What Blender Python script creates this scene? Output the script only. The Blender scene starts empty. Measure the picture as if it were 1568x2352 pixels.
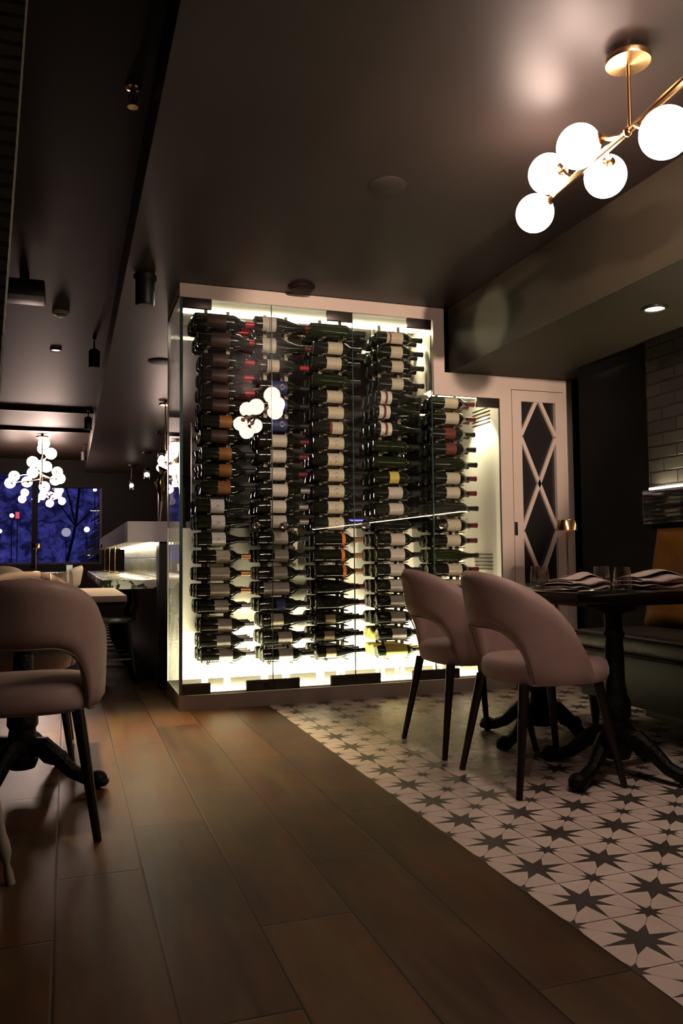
import bpy, bmesh, math, random
from mathutils import Vector, Matrix
random.seed(7)
PI = math.pi
S = bpy.context.scene
C = S.collection

# ------------------------------------------------------------------ camera, world, exposure
cam_d = bpy.data.cameras.new('camera'); cam = bpy.data.objects.new('camera', cam_d); C.objects.link(cam)
YAW, PITCH, ROLL = math.radians(18.8118), math.radians(3.1777), math.radians(-0.53554)
cy, sy = math.cos(YAW), math.sin(YAW)
right, fwd, up = Vector((cy, -sy, 0)), Vector((sy, cy, 0)), Vector((0, 0, 1))
f2 = math.cos(PITCH)*fwd + math.sin(PITCH)*up
u2 = math.cos(PITCH)*up - math.sin(PITCH)*fwd
r3 = math.cos(ROLL)*right + math.sin(ROLL)*u2
u3 = math.cos(ROLL)*u2 - math.sin(ROLL)*right
M = Matrix((r3, u3, -f2)).transposed().to_4x4(); M.translation = (0, 0, 0.9)
cam.matrix_world = M
cam_d.sensor_fit = 'HORIZONTAL'; cam_d.sensor_width = 36.0
cam_d.lens = 1845.57/1568*36.0
cam_d.clip_start = 0.02; cam_d.clip_end = 200
S.camera = cam
S.view_settings.view_transform = 'Standard'; S.view_settings.look = 'None'
S.view_settings.exposure = 0.0; S.view_settings.gamma = 1.0
S.view_settings.use_curve_mapping = False
S.cycles.use_denoising = True
S.cycles.max_bounces = 8; S.cycles.diffuse_bounces = 4; S.cycles.glossy_bounces = 4
S.cycles.transmission_bounces = 6; S.cycles.transparent_max_bounces = 24
S.cycles.sample_clamp_indirect = 4.0; S.cycles.caustics_reflective = False; S.cycles.caustics_refractive = False

GLOBE_L = 38.0          # radiance of the opal globes
LED_L = 4.0           # cabinet led strips
WARM = (1.0, 0.72, 0.60)
LEDC = (1.0, 0.88, 0.60)

# ------------------------------------------------------------------ material helpers
MATS = {}
def new_mat(name):
    m = bpy.data.materials.new(name); m.use_nodes = True
    nt = m.node_tree; nt.nodes.clear()
    out = nt.nodes.new('ShaderNodeOutputMaterial')
    return m, nt, out
def N(nt, typ, **kw):
    n = nt.nodes.new('ShaderNode'+typ)
    for k, v in kw.items():
        if k.startswith('i_'):
            key = k[2:]
            n.inputs[int(key) if key.isdigit() else key.replace('_', ' ')].default_value = v
        else: setattr(n, k, v)
    return n
def MT(nt, op, a, b=None, c=None):
    n = nt.nodes.new('ShaderNodeMath'); n.operation = op
    for i, v in enumerate((a, b, c)):
        if v is None: continue
        if isinstance(v, (int, float)): n.inputs[i].default_value = v
        else: nt.links.new(v, n.inputs[i])
    return n.outputs[0]
def c4(c): return (c[0], c[1], c[2], 1.0)
def pbr(name, col, rough=0.5, metal=0.0, spec=0.5, noise=0.0, scale=8.0, stretch=(1, 1, 1), bump=0.0, bscale=60.0, coat=0.0, trans=0.0, ior=1.5, sheen=0.0, col2=None):
    if name in MATS: return MATS[name]
    m, nt, out = new_mat(name)
    b = N(nt, 'BsdfPrincipled'); nt.links.new(b.outputs[0], out.inputs[0])
    b.inputs['Base Color'].default_value = c4(col); b.inputs['Roughness'].default_value = rough
    b.inputs['Metallic'].default_value = metal; b.inputs['Specular IOR Level'].default_value = spec
    b.inputs['Coat Weight'].default_value = coat; b.inputs['IOR'].default_value = ior
    b.inputs['Transmission Weight'].default_value = trans; b.inputs['Sheen Weight'].default_value = sheen
    tc = N(nt, 'TexCoord'); mp = N(nt, 'Mapping'); mp.inputs['Scale'].default_value = stretch
    nt.links.new(tc.outputs['Object'], mp.inputs[0])
    if noise > 0 or col2:
        nz = N(nt, 'TexNoise'); nz.inputs['Scale'].default_value = scale; nz.inputs['Detail'].default_value = 5
        nt.links.new(mp.outputs[0], nz.inputs['Vector'])
        rp = N(nt, 'ValToRGB'); nt.links.new(nz.outputs['Fac'], rp.inputs[0])
        d = col2 if col2 else tuple(x*(1-noise) for x in col)
        e = col if col2 else tuple(min(1, x*(1+noise)) for x in col)
        rp.color_ramp.elements[0].position = 0.35; rp.color_ramp.elements[1].position = 0.65
        rp.color_ramp.elements[0].color = c4(d); rp.color_ramp.elements[1].color = c4(e)
        nt.links.new(rp.outputs[0], b.inputs['Base Color'])
    if bump > 0:
        n2 = N(nt, 'TexNoise'); n2.inputs['Scale'].default_value = bscale; n2.inputs['Detail'].default_value = 3
        nt.links.new(mp.outputs[0], n2.inputs['Vector'])
        bp = N(nt, 'Bump'); bp.inputs['Strength'].default_value = bump; bp.inputs['Distance'].default_value = 0.01
        nt.links.new(n2.outputs['Fac'], bp.inputs['Height']); nt.links.new(bp.outputs[0], b.inputs['Normal'])
    MATS[name] = m; return m
def emit(name, col, s):
    if name in MATS: return MATS[name]
    m, nt, out = new_mat(name)
    e = N(nt, 'Emission'); e.inputs[0].default_value = c4(col); e.inputs[1].default_value = s
    nt.links.new(e.outputs[0], out.inputs[0]); MATS[name] = m; return m
def pane_mat(name, tint=(0.96, 0.975, 0.96), f0=0.020):
    if name in MATS: return MATS[name]
    m, nt, out = new_mat(name)
    t = N(nt, 'BsdfTransparent'); t.inputs[0].default_value = c4(tint)
    g = N(nt, 'BsdfGlossy'); g.inputs['Roughness'].default_value = 0.0; g.inputs[0].default_value = (1, 1, 1, 1)
    geo = N(nt, 'NewGeometry'); dot = N(nt, 'VectorMath', operation='DOT_PRODUCT')
    nt.links.new(geo.outputs['Normal'], dot.inputs[0]); nt.links.new(geo.outputs['Incoming'], dot.inputs[1])
    a = MT(nt, 'ABSOLUTE', dot.outputs['Value'])
    p = MT(nt, 'POWER', MT(nt, 'SUBTRACT', 1.0, a), 5.0)
    fr = MT(nt, 'ADD', MT(nt, 'MULTIPLY', p, 1-f0), f0)
    mx = N(nt, 'MixShader'); nt.links.new(fr, mx.inputs[0])
    nt.links.new(t.outputs[0], mx.inputs[1]); nt.links.new(g.outputs[0], mx.inputs[2])
    nt.links.new(mx.outputs[0], out.inputs[0]); MATS[name] = m; return m

# ------------------------------------------------------------------ mesh builder
class B:
    def __init__(s): s.bm = bmesh.new()
    def box(s, x0, x1, y0, y1, z0, z1, bev=0.0, seg=2):
        r = bmesh.ops.create_cube(s.bm, size=1.0); vs = r['verts']
        for v in vs:
            v.co = Vector(((x0+x1)/2+v.co.x*(x1-x0), (y0+y1)/2+v.co.y*(y1-y0), (z0+z1)/2+v.co.z*(z1-z0)))
        if bev > 0:
            es = list({e for v in vs for e in v.link_edges})
            bmesh.ops.bevel(s.bm, geom=es, offset=bev, segments=seg, affect='EDGES', profile=0.5)
        return s
    def prism(s, poly, axis, a, b):
        # poly: 2d points in the plane normal to axis; extruded from a to b
        def P(p, t):
            return {'x': (t, p[0], p[1]), 'y': (p[0], t, p[1]), 'z': (p[0], p[1], t)}[axis]
        A = [s.bm.verts.new(P(p, a)) for p in poly]; D = [s.bm.verts.new(P(p, b)) for p in poly]
        n = len(poly)
        s.bm.faces.new(A); s.bm.faces.new(D[::-1])
        for i in range(n):
            s.bm.faces.new((A[i], D[i], D[(i+1) % n], A[(i+1) % n]))
        return s
    def lathe(s, prof, origin=(0, 0, 0), axis='z', seg=24, cap=True, a0=0.0, a1=2*PI):
        full = abs(a1-a0-2*PI) < 1e-6
        O = Vector(origin); rings = []
        cnt = seg if full else seg+1
        for r, h in prof:
            ring = []
            for i in range(cnt):
                t = a0+(a1-a0)*i/seg; c, d = r*math.cos(t), r*math.sin(t)
                p = {'z': (c, d, h), 'x': (h, c, d), 'y': (d, h, c)}[axis]
                ring.append(s.bm.verts.new(O+Vector(p)))
            rings.append(ring)
        for A, D in zip(rings, rings[1:]):
            for i in range(seg):
                j = (i+1) % cnt
                s.bm.faces.new((A[i], A[j], D[j], D[i]))
        if cap and full:
            for ring in (rings[0], rings[-1]):
                try: s.bm.faces.new(ring)
                except ValueError: pass
        return s
    def tube(s, pts, rad, seg=10, cap=True):
        pts = [Vector(p) for p in pts]
        if isinstance(rad, (int, float)): rad = [rad]*len(pts)
        rings = []; prev = None
        for i, p in enumerate(pts):
            d = (pts[min(i+1, len(pts)-1)]-pts[max(i-1, 0)]).normalized()
            if prev is None:
                a = Vector((0, 0, 1)) if abs(d.z) < 0.9 else Vector((1, 0, 0))
                n = d.cross(a).normalized()
            else:
                n = (prev-d*prev.dot(d)).normalized()
            prev = n; b = d.cross(n)
            rings.append([s.bm.verts.new(p+rad[i]*(math.cos(2*PI*k/seg)*n+math.sin(2*PI*k/seg)*b)) for k in range(seg)])
        for A, D in zip(rings, rings[1:]):
            for k in range(seg):
                s.bm.faces.new((A[k], A[(k+1) % seg], D[(k+1) % seg], D[k]))
        if cap:
            s.bm.faces.new(rings[0]); s.bm.faces.new(rings[-1][::-1])
        return s
    def ball(s, c, r, sc=(1, 1, 1), u=24, v=14):
        q = bmesh.ops.create_uvsphere(s.bm, u_segments=u, v_segments=v, radius=1.0)
        for w in q['verts']:
            w.co = Vector(c)+Vector((w.co.x*r*sc[0], w.co.y*r*sc[1], w.co.z*r*sc[2]))
        return s
    def grid(s, fn, nu, nv, close=False):
        G = [[s.bm.verts.new(fn(i/(nu-1), j/(nv-1))) for j in range(nv)] for i in range(nu)]
        for i in range(nu-1):
            for j in range(nv-1):
                s.bm.faces.new((G[i][j], G[i+1][j], G[i+1][j+1], G[i][j+1]))
        return s
    def mesh(s, name, smooth=True, angle=0.6):
        bm = s.bm
        bmesh.ops.recalc_face_normals(bm, faces=bm.faces[:])
        for f in bm.faces: f.smooth = smooth
        if smooth:
            for e in bm.edges:
                if len(e.link_faces) == 2 and e.calc_face_angle(0) > angle: e.smooth = False
        me = bpy.data.meshes.new(name); bm.to_mesh(me); bm.free()
        return me
    def obj(s, name, mat, parent=None, smooth=True, angle=0.6):
        me = s.mesh(name, smooth, angle); me.materials.append(mat)
        o = bpy.data.objects.new(name, me); C.objects.link(o)
        if parent: o.parent = parent
        return o
def tag(o, label, cat, group=None):
    o['label'] = label; o['category'] = cat
    if group: o['group'] = group
    return o
def thing(name, label, cat, loc=(0, 0, 0), rz=0.0, group=None):
    o = bpy.data.objects.new(name, None); C.objects.link(o); o.empty_display_size = 0.1
    o.location = loc; o.rotation_euler = (0, 0, rz)
    return tag(o, label, cat, group)
def struct(o): o['kind'] = 'structure'; return o
def copy_tree(root, label, loc, rz=None, group=None):
    r = root.copy(); C.objects.link(r); r.location = loc
    if rz is not None: r.rotation_euler = (0, 0, rz)
    r['label'] = label
    if group: r['group'] = group
    for ch in root.children:
        c = ch.copy(); C.objects.link(c); c.parent = r
        for g in ch.children:
            d = g.copy(); C.objects.link(d); d.parent = c
    return r
def lerp(a, b, t): return a+(b-a)*t
def sstep(a, b, x):
    t = max(0.0, min(1.0, (x-a)/(b-a))); return t*t*(3-2*t)

# ------------------------------------------------------------------ materials
def plank_mat():
    m, nt, out = new_mat('plank_floor'); L = nt.links
    b = N(nt, 'BsdfPrincipled'); L.new(b.outputs[0], out.inputs[0])
    tc = N(nt, 'TexCoord'); sx = N(nt, 'SeparateXYZ'); L.new(tc.outputs['Object'], sx.inputs[0])
    W, LN = 0.2376, 1.23
    xc = MT(nt, 'DIVIDE', MT(nt, 'ADD', sx.outputs[0], 0.0216), W)
    col = MT(nt, 'FLOOR', xc); fx = MT(nt, 'FRACT', xc)
    yv = MT(nt, 'DIVIDE', MT(nt, 'SUBTRACT', MT(nt, 'SUBTRACT', sx.outputs[1], 2.447), MT(nt, 'MULTIPLY', col, 0.378)), LN)
    row = MT(nt, 'FLOOR', yv); fy = MT(nt, 'FRACT', yv)
    dx = MT(nt, 'MULTIPLY', MT(nt, 'MINIMUM', fx, MT(nt, 'SUBTRACT', 1.0, fx)), W)
    dy = MT(nt, 'MULTIPLY', MT(nt, 'MINIMUM', fy, MT(nt, 'SUBTRACT', 1.0, fy)), LN)
    d = MT(nt, 'MINIMUM', dx, dy)
    joint = MT(nt, 'LESS_THAN', d, 0.0022)
    cb = N(nt, 'CombineXYZ'); L.new(col, cb.inputs[0]); L.new(row, cb.inputs[1])
    wn = N(nt, 'TexWhiteNoise'); wn.noise_dimensions = '3D'; L.new(cb.outputs[0], wn.inputs['Vector'])
    mp = N(nt, 'Mapping'); mp.inputs['Scale'].default_value = (9, 1.2, 1); L.new(tc.outputs['Object'], mp.inputs[0])
    ad = N(nt, 'VectorMath', operation='ADD'); L.new(mp.outputs[0], ad.inputs[0])
    ml = N(nt, 'VectorMath', operation='SCALE'); L.new(wn.outputs['Color'], ml.inputs[0]); ml.inputs['Scale'].default_value = 20
    L.new(ml.outputs[0], ad.inputs[1])
    n1 = N(nt, 'TexNoise'); n1.inputs['Scale'].default_value = 1.6; n1.inputs['Detail'].default_value = 6; n1.inputs['Distortion'].default_value = 1.2
    L.new(ad.outputs[0], n1.inputs['Vector'])
    n2 = N(nt, 'TexNoise'); n2.inputs['Scale'].default_value = 3.5; n2.inputs['Detail'].default_value = 3
    L.new(tc.outputs['Object'], n2.inputs['Vector'])
    f = MT(nt, 'ADD', MT(nt, 'MULTIPLY', n1.outputs['Fac'], 0.65), MT(nt, 'MULTIPLY', wn.outputs['Value'], 0.28))
    f = MT(nt, 'ADD', f, MT(nt, 'MULTIPLY', MT(nt, 'SUBTRACT', n2.outputs['Fac'], 0.5), 0.35))
    rp = N(nt, 'ValToRGB'); L.new(f, rp.inputs[0])
    e = rp.color_ramp.elements; e[0].position = 0.22; e[1].position = 0.72
    e[0].color = c4((0.050, 0.026, 0.011)); e[1].color = c4((0.155, 0.092, 0.042))
    n3 = N(nt, 'TexNoise'); n3.inputs['Scale'].default_value = 1.3; n3.inputs['Detail'].default_value = 2; L.new(ad.outputs[0], n3.inputs['Vector'])
    hm = N(nt, 'MixRGB', blend_type='MULTIPLY'); r5 = N(nt, 'ValToRGB'); L.new(n3.outputs['Fac'], r5.inputs[0])
    r5.color_ramp.elements[0].position = .36; r5.color_ramp.elements[1].position = .62
    r5.color_ramp.elements[0].color = c4((1.0, 0.72, 0.60)); r5.color_ramp.elements[1].color = c4((0.95, 1.0, 0.92))
    hm.inputs[0].default_value = 1.0; L.new(rp.outputs[0], hm.inputs[1]); L.new(r5.outputs[0], hm.inputs[2])
    mx = N(nt, 'MixRGB'); L.new(joint, mx.inputs[0]); L.new(hm.outputs[0], mx.inputs[1]); mx.inputs[2].default_value = c4((0.008, 0.005, 0.004))
    L.new(mx.outputs[0], b.inputs['Base Color'])
    rr = MT(nt, 'ADD', 0.34, MT(nt, 'MULTIPLY', n1.outputs['Fac'], 0.14)); L.new(rr, b.inputs['Roughness'])
    b.inputs['Specular IOR Level'].default_value = 0.25
    hh = MT(nt, 'ADD', MT(nt, 'MINIMUM', MT(nt, 'MULTIPLY', d, 160.0), 1.0), MT(nt, 'MULTIPLY', n1.outputs['Fac'], 0.25))
    bp = N(nt, 'Bump'); bp.inputs['Strength'].default_value = 0.35; bp.inputs['Distance'].default_value = 0.002
    L.new(hh, bp.inputs['Height']); L.new(bp.outputs[0], b.inputs['Normal'])
    return m
def star_mat():
    m, nt, out = new_mat('star_tile'); L = nt.links
    b = N(nt, 'BsdfPrincipled'); L.new(b.outputs[0], out.inputs[0])
    tc = N(nt, 'TexCoord'); sx = N(nt, 'SeparateXYZ'); L.new(tc.outputs['Object'], sx.inputs[0])
    T = 0.2272
    gx = MT(nt, 'FRACT', MT(nt, 'DIVIDE', MT(nt, 'SUBTRACT', sx.outputs[0], 1.166), T))
    gy = MT(nt, 'FRACT', MT(nt, 'DIVIDE', MT(nt, 'SUBTRACT', sx.outputs[1], 1.834-T/2), T))
    def star(px, py, R1, R2, rv):
        ax, ay = MT(nt, 'ABSOLUTE', px), MT(nt, 'ABSOLUTE', py)
        u, v = MT(nt, 'MAXIMUM', ax, ay), MT(nt, 'MINIMUM', ax, ay)
        c, s_ = math.cos(PI/8), math.sin(PI/8)
        V = (rv*c, rv*s_); P1 = (R1, 0.0); P2 = (R2*math.sqrt(.5), R2*math.sqrt(.5))
        def half(Pa, Pb):   # cross((Pb-Pa),(p-Pa)) > 0 : on the centre's side
            ex, ey = Pb[0]-Pa[0], Pb[1]-Pa[1]
            k = ex*(-Pa[1])-ey*(-Pa[0])
            return MT(nt, 'GREATER_THAN', MT(nt, 'ADD', MT(nt, 'SUBTRACT', MT(nt, 'MULTIPLY', v, ex), MT(nt, 'MULTIPLY', u, ey)), k), 0.0)
        h1, h2 = half(P1, V), half(V, P2)
        first = MT(nt, 'LESS_THAN', MT(nt, 'DIVIDE', v, MT(nt, 'ADD', u, 1e-6)), s_/c)
        return MT(nt, 'ADD', MT(nt, 'MULTIPLY', first, h1), MT(nt, 'MULTIPLY', MT(nt, 'SUBTRACT', 1.0, first), h2)), u, v
    cx, cyy = MT(nt, 'SUBTRACT', gx, 0.5), MT(nt, 'SUBTRACT', gy, 0.5)
    s1, u1, v1 = star(cx, cyy, 0.50, 0.37, 0.158)
    wx = MT(nt, 'SUBTRACT', MT(nt, 'FRACT', MT(nt, 'ADD', gx, 0.5)), 0.5)
    wy = MT(nt, 'SUBTRACT', MT(nt, 'FRACT', MT(nt, 'ADD', gy, 0.5)), 0.5)
    s2, u2_, v2 = star(wx, wy, 0.23, 0.17, 0.085)
    grout = MT(nt, 'LESS_THAN', MT(nt, 'MINIMUM', MT(nt, 'ABSOLUTE', wx), MT(nt, 'ABSOLUTE', wy)), 0.0075)
    diag = MT(nt, 'LESS_THAN', MT(nt, 'SUBTRACT', u1, v1), 0.009)
    n1 = N(nt, 'TexNoise'); n1.inputs['Scale'].default_value = 5; n1.inputs['Detail'].default_value = 6; L.new(tc.outputs['Object'], n1.inputs['Vector'])
    r1 = N(nt, 'ValToRGB'); L.new(n1.outputs['Fac'], r1.inputs[0])
    r1.color_ramp.elements[0].position = .3; r1.color_ramp.elements[1].position = .7
    r1.color_ramp.elements[0].color = c4((0.66, 0.55, 0.47)); r1.color_ramp.elements[1].color = c4((0.80, 0.69, 0.60))
    r2 = N(nt, 'ValToRGB'); L.new(n1.outputs['Fac'], r2.inputs[0])
    r2.color_ramp.elements[0].color = c4((0.035, 0.032, 0.028)); r2.color_ramp.elements[1].color = c4((0.10, 0.088, 0.075))
    dark = MT(nt, 'MINIMUM', MT(nt, 'ADD', s1, s2), 1.0)
    mx = N(nt, 'MixRGB'); L.new(dark, mx.inputs[0]); L.new(r1.outputs[0], mx.inputs[1]); L.new(r2.outputs[0], mx.inputs[2])
    m2 = N(nt, 'MixRGB'); L.new(MT(nt, 'MULTIPLY', diag, 0.45), m2.inputs[0]); L.new(mx.outputs[0], m2.inputs[1]); m2.inputs[2].default_value = c4((0.12, 0.10, 0.08))
    m3 = N(nt, 'MixRGB'); L.new(grout, m3.inputs[0]); L.new(m2.outputs[0], m3.inputs[1]); m3.inputs[2].default_value = c4((0.05, 0.04, 0.034))
    L.new(m3.outputs[0], b.inputs['Base Color'])
    b.inputs['Roughness'].default_value = 0.36; b.inputs['Specular IOR Level'].default_value = 0.5
    bp = N(nt, 'Bump'); bp.inputs['Strength'].default_value = 0.3; bp.inputs['Distance'].default_value = 0.002
    L.new(MT(nt, 'SUBTRACT', 1.0, grout), bp.inputs['Height']); L.new(bp.outputs[0], b.inputs['Normal'])
    return m
def brick_mat(name, c1, c2, mortar, bw, bh, rough=0.4, plane='yz', bump=0.8):
    m, nt, out = new_mat(name); L = nt.links
    b = N(nt, 'BsdfPrincipled'); L.new(b.outputs[0], out.inputs[0])
    tc = N(nt, 'TexCoord'); sx = N(nt, 'SeparateXYZ'); L.new(tc.outputs['Object'], sx.inputs[0])
    cb = N(nt, 'CombineXYZ'); L.new(sx.outputs['XYZ'.index(plane[0].upper())], cb.inputs[0]); L.new(sx.outputs['XYZ'.index(plane[1].upper())], cb.inputs[1])
    nz = N(nt, 'TexNoise'); nz.inputs['Scale'].default_value = 9; nz.inputs['Detail'].default_value = 4; L.new(tc.outputs['Object'], nz.inputs['Vector'])
    av = N(nt, 'VectorMath', operation='SCALE'); L.new(nz.outputs['Color'], av.inputs[0]); av.inputs['Scale'].default_value = 0.012
    ad = N(nt, 'VectorMath', operation='ADD'); L.new(cb.outputs[0], ad.inputs[0]); L.new(av.outputs[0], ad.inputs[1])
    bt = N(nt, 'TexBrick'); L.new(ad.outputs[0], bt.inputs['Vector'])
    bt.inputs['Color1'].default_value = c4(c1); bt.inputs['Color2'].default_value = c4(c2); bt.inputs['Mortar'].default_value = c4(mortar)
    bt.inputs['Scale'].default_value = 1.0; bt.inputs['Brick Width'].default_value = bw; bt.inputs['Row Height'].default_value = bh
    bt.inputs['Mortar Size'].default_value = 0.006; bt.inputs['Mortar Smooth'].default_value = 0.3
    L.new(bt.outputs['Color'], b.inputs['Base Color']); b.inputs['Roughness'].default_value = rough
    h = MT(nt, 'ADD', MT(nt, 'SUBTRACT', 1.0, bt.outputs['Fac']), MT(nt, 'MULTIPLY', nz.outputs['Fac'], 0.6))
    bp = N(nt, 'Bump'); bp.inputs['Strength'].default_value = bump; bp.inputs['Distance'].default_value = 0.012
    L.new(h, bp.inputs['Height']); L.new(bp.outputs[0], b.inputs['Normal'])
    return m
def marble_mat():
    m, nt, out = new_mat('marbled_counter'); L = nt.links
    b = N(nt, 'BsdfPrincipled'); L.new(b.outputs[0], out.inputs[0])
    tc = N(nt, 'TexCoord')
    nz = N(nt, 'TexNoise'); nz.inputs['Scale'].default_value = 11; nz.inputs['Detail'].default_value = 3; nz.inputs['Distortion'].default_value = .6; L.new(tc.outputs['Object'], nz.inputs['Vector'])
    rp = N(nt, 'ValToRGB'); L.new(nz.outputs['Fac'], rp.inputs[0])
    rp.color_ramp.elements[0].position = 0.50; rp.color_ramp.elements[1].position = 0.53
    rp.color_ramp.elements[0].color = c4((0.7, 0.68, 0.58)); rp.color_ramp.elements[1].color = c4((0.03, 0.04, 0.02))
    L.new(rp.outputs[0], b.inputs['Base Color']); b.inputs['Roughness'].default_value = 0.2
    return m
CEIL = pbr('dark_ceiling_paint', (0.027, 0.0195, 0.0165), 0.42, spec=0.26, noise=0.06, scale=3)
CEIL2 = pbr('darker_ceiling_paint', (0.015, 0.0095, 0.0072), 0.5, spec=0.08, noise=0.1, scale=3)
SOFF = pbr('soffit_paint', (0.038, 0.031, 0.020), 0.55, spec=0.1, noise=0.05, scale=3)
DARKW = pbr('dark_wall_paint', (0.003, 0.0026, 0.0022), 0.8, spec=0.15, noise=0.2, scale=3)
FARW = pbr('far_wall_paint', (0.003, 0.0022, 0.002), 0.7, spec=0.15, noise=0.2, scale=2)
CREAM = pbr('cream_lacquer', (0.60, 0.50, 0.42), 0.4, noise=0.03, scale=4)
WHITE = pbr('cabinet_white', (0.80, 0.77, 0.66), 0.45, noise=0.03, scale=4)
PLINTH = pbr('plinth_paint', (0.30, 0.24, 0.20), 0.5, noise=0.08, scale=5)
GLASS = pane_mat('door_glass')
GEDGE = pbr('glass_edge', (0.05, 0.09, 0.08), 0.1, spec=0.8)
FIT = pbr('dark_bronze_fitting', (0.055, 0.045, 0.04), 0.38, metal=0.6)
POST = pbr('rack_post_metal', (0.30, 0.26, 0.19), 0.4, metal=0.3)
BRASS = pbr('brushed_brass', (0.72, 0.45, 0.22), 0.22, metal=1.0, noise=0.05, scale=30, stretch=(1, 1, 8))
BLACK = pbr('black_metal', (0.006, 0.006, 0.006), 0.45, spec=0.4)
IRON = pbr('black_cast_iron', (0.0025, 0.0025, 0.0025), 0.5, spec=0.22, bump=0.6, bscale=60)
LEGB = pbr('black_stained_wood', (0.010, 0.008, 0.007), 0.35, spec=0.5)
PINK = pbr('blush_upholstery', (0.39, 0.275, 0.24), 0.5, spec=0.5, noise=0.05, scale=14, bump=0.05, bscale=200, sheen=0.1)
PIPE = pbr('brown_piping', (0.16, 0.11, 0.09), 0.6)
SEATW = pbr('seat_fabric', (0.42, 0.30, 0.26), 0.55, spec=0.4, noise=0.05, scale=14, sheen=0.25)
TABLE = pbr('dark_gloss_table', (0.004, 0.0035, 0.003), 0.15, spec=0.5)
TABLE2 = pbr('tan_table_top', (0.22, 0.18, 0.19), 0.4, noise=0.15, scale=6)
NAPK = pbr('linen_napkin', (0.44, 0.36, 0.32), 0.8, noise=0.08, scale=60)
DRINK = pane_mat('clear_glass', (.95, .94, .93), .14)
LEATH = pbr('dark_green_leather', (0.024, 0.025, 0.018), 0.4, spec=0.4, noise=0.25, scale=9, bump=0.15, bscale=50)
MUST = pbr('mustard_velvet', (0.15, 0.058, 0.006), 0.65, spec=0.2, noise=0.2, scale=7)
SMOKE = pbr('dark_mirror_panel', (0.012, 0.012, 0.014), 0.06, spec=0.8)
OPAL = emit('opal_globe_glow', WARM, GLOBE_L); OPALF = emit('far_globe_glow', WARM, 62.0)
LED = emit('led_strip_glow', LEDC, LED_L); LEDT = emit('led_top_strip_glow', LEDC, 45.0)
WOODP = pbr('brown_wood_panel', (0.07, 0.038, 0.022), 0.4, noise=0.3, scale=5, stretch=(6, 6, 1))

# ------------------------------------------------------------------ the room
YF = 4.827
XR, XL, YB, YFAR = 3.45, -3.2, -2.4, 16.2
ZC, ZL, ZS = 2.565, 2.80, 2.13
struct(B().box(XL, 1.166, YB, YFAR, -0.1, 0.0).obj('floor', plank_mat(), smooth=False))
struct(B().box(1.166, XR, YB, YFAR, -0.1, 0.0).obj('floor_right', star_mat(), smooth=False))
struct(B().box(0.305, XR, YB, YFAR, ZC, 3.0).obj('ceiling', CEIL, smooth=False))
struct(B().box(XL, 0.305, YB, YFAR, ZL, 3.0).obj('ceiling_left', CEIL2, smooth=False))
struct(B().box(2.42, XR, YB, 4.835, ZS, ZC).obj('trim_1', SOFF, smooth=False))
brick = brick_mat('black_painted_brick', (0.026, 0.024, 0.019), (0.042, 0.039, 0.03), (0.010, 0.009, 0.008), 0.215, 0.072, 0.3)
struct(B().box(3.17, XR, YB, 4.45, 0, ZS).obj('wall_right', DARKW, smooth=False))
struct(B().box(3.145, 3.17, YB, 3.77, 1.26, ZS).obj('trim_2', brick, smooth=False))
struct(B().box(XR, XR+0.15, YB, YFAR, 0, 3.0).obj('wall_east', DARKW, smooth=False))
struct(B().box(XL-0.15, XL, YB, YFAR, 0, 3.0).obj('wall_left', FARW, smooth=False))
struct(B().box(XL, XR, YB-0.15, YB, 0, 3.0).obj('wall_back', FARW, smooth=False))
# far wall with the two window openings
fw = B()
fw.box(0.62, XR, YFAR, YFAR+0.2, 0, 3.0).box(XL, 0.62, YFAR, YFAR+0.2, 0, 0.80)
fw.box(-0.60, 0.62, YFAR, YFAR+0.2, 2.27, 3.0).box(XL, -0.60, YFAR, YFAR+0.2, 2.52, 3.0)
struct(fw.obj('wall_far', FARW, smooth=False))
struct(B().box(-0.645, -0.545, YFAR-0.06, YFAR+0.1, 0.78, 2.52).obj('trim_3', pbr('black_post_paint', (.002, .002, .002), .7, spec=.1), smooth=False))
win = struct(B().box(XL, 0.62, YFAR+0.08, YFAR+0.09, 0.80, 2.52).obj('window_1', pane_mat('window_glass', (0.95, 0.96, 1.0)), smooth=False))
B().box(XL, 0.62, YFAR-0.01, YFAR+0.07, 0.80, 0.84).box(0.58, 0.62, YFAR, YFAR+0.07, 0.84, 2.27).obj('window_frame', BLACK, win, smooth=False)
# slanted plank-clad panel high on the left, close to the camera
slat = brick_mat('dark_cladding', (0.05, 0.046, 0.03), (0.035, 0.032, 0.024), (0.008, 0.008, 0.006), 0.5, 0.035, 0.6, 'xz')
struct(B().prism([(-1.2, 2.8), (-0.076, 2.8), (-0.107, 2.242), (-0.16, 1.2), (-1.2, 1.2)], 'y', 2.0, 2.06).obj('trim_4', slat, smooth=False))

# ------------------------------------------------------------------ dusk outside the window
w = bpy.data.worlds.new('dusk_sky'); S.world = w; w.use_nodes = True
nt = w.node_tree; nt.nodes.clear()
wo = nt.nodes.new('ShaderNodeOutputWorld'); bg = nt.nodes.new('ShaderNodeBackground'); nt.links.new(bg.outputs[0], wo.inputs[0])
tcw = N(nt, 'TexCoord'); nzw = N(nt, 'TexNoise'); nzw.inputs['Scale'].default_value = 75; nzw.inputs['Detail'].default_value = 5
nt.links.new(tcw.outputs['Generated'], nzw.inputs['Vector'])
rpw = N(nt, 'ValToRGB'); nt.links.new(nzw.outputs['Fac'], rpw.inputs[0])
rpw.color_ramp.elements[0].position = 0.42; rpw.color_ramp.elements[1].position = 0.74; nzw.inputs['Distortion'].default_value = 0.4; nzw.inputs['Roughness'].default_value = 0.7
rpw.color_ramp.elements[0].color = c4((0.008, 0.008, 0.045)); rpw.color_ramp.elements[1].color = c4((0.075, 0.075, 0.42))
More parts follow.
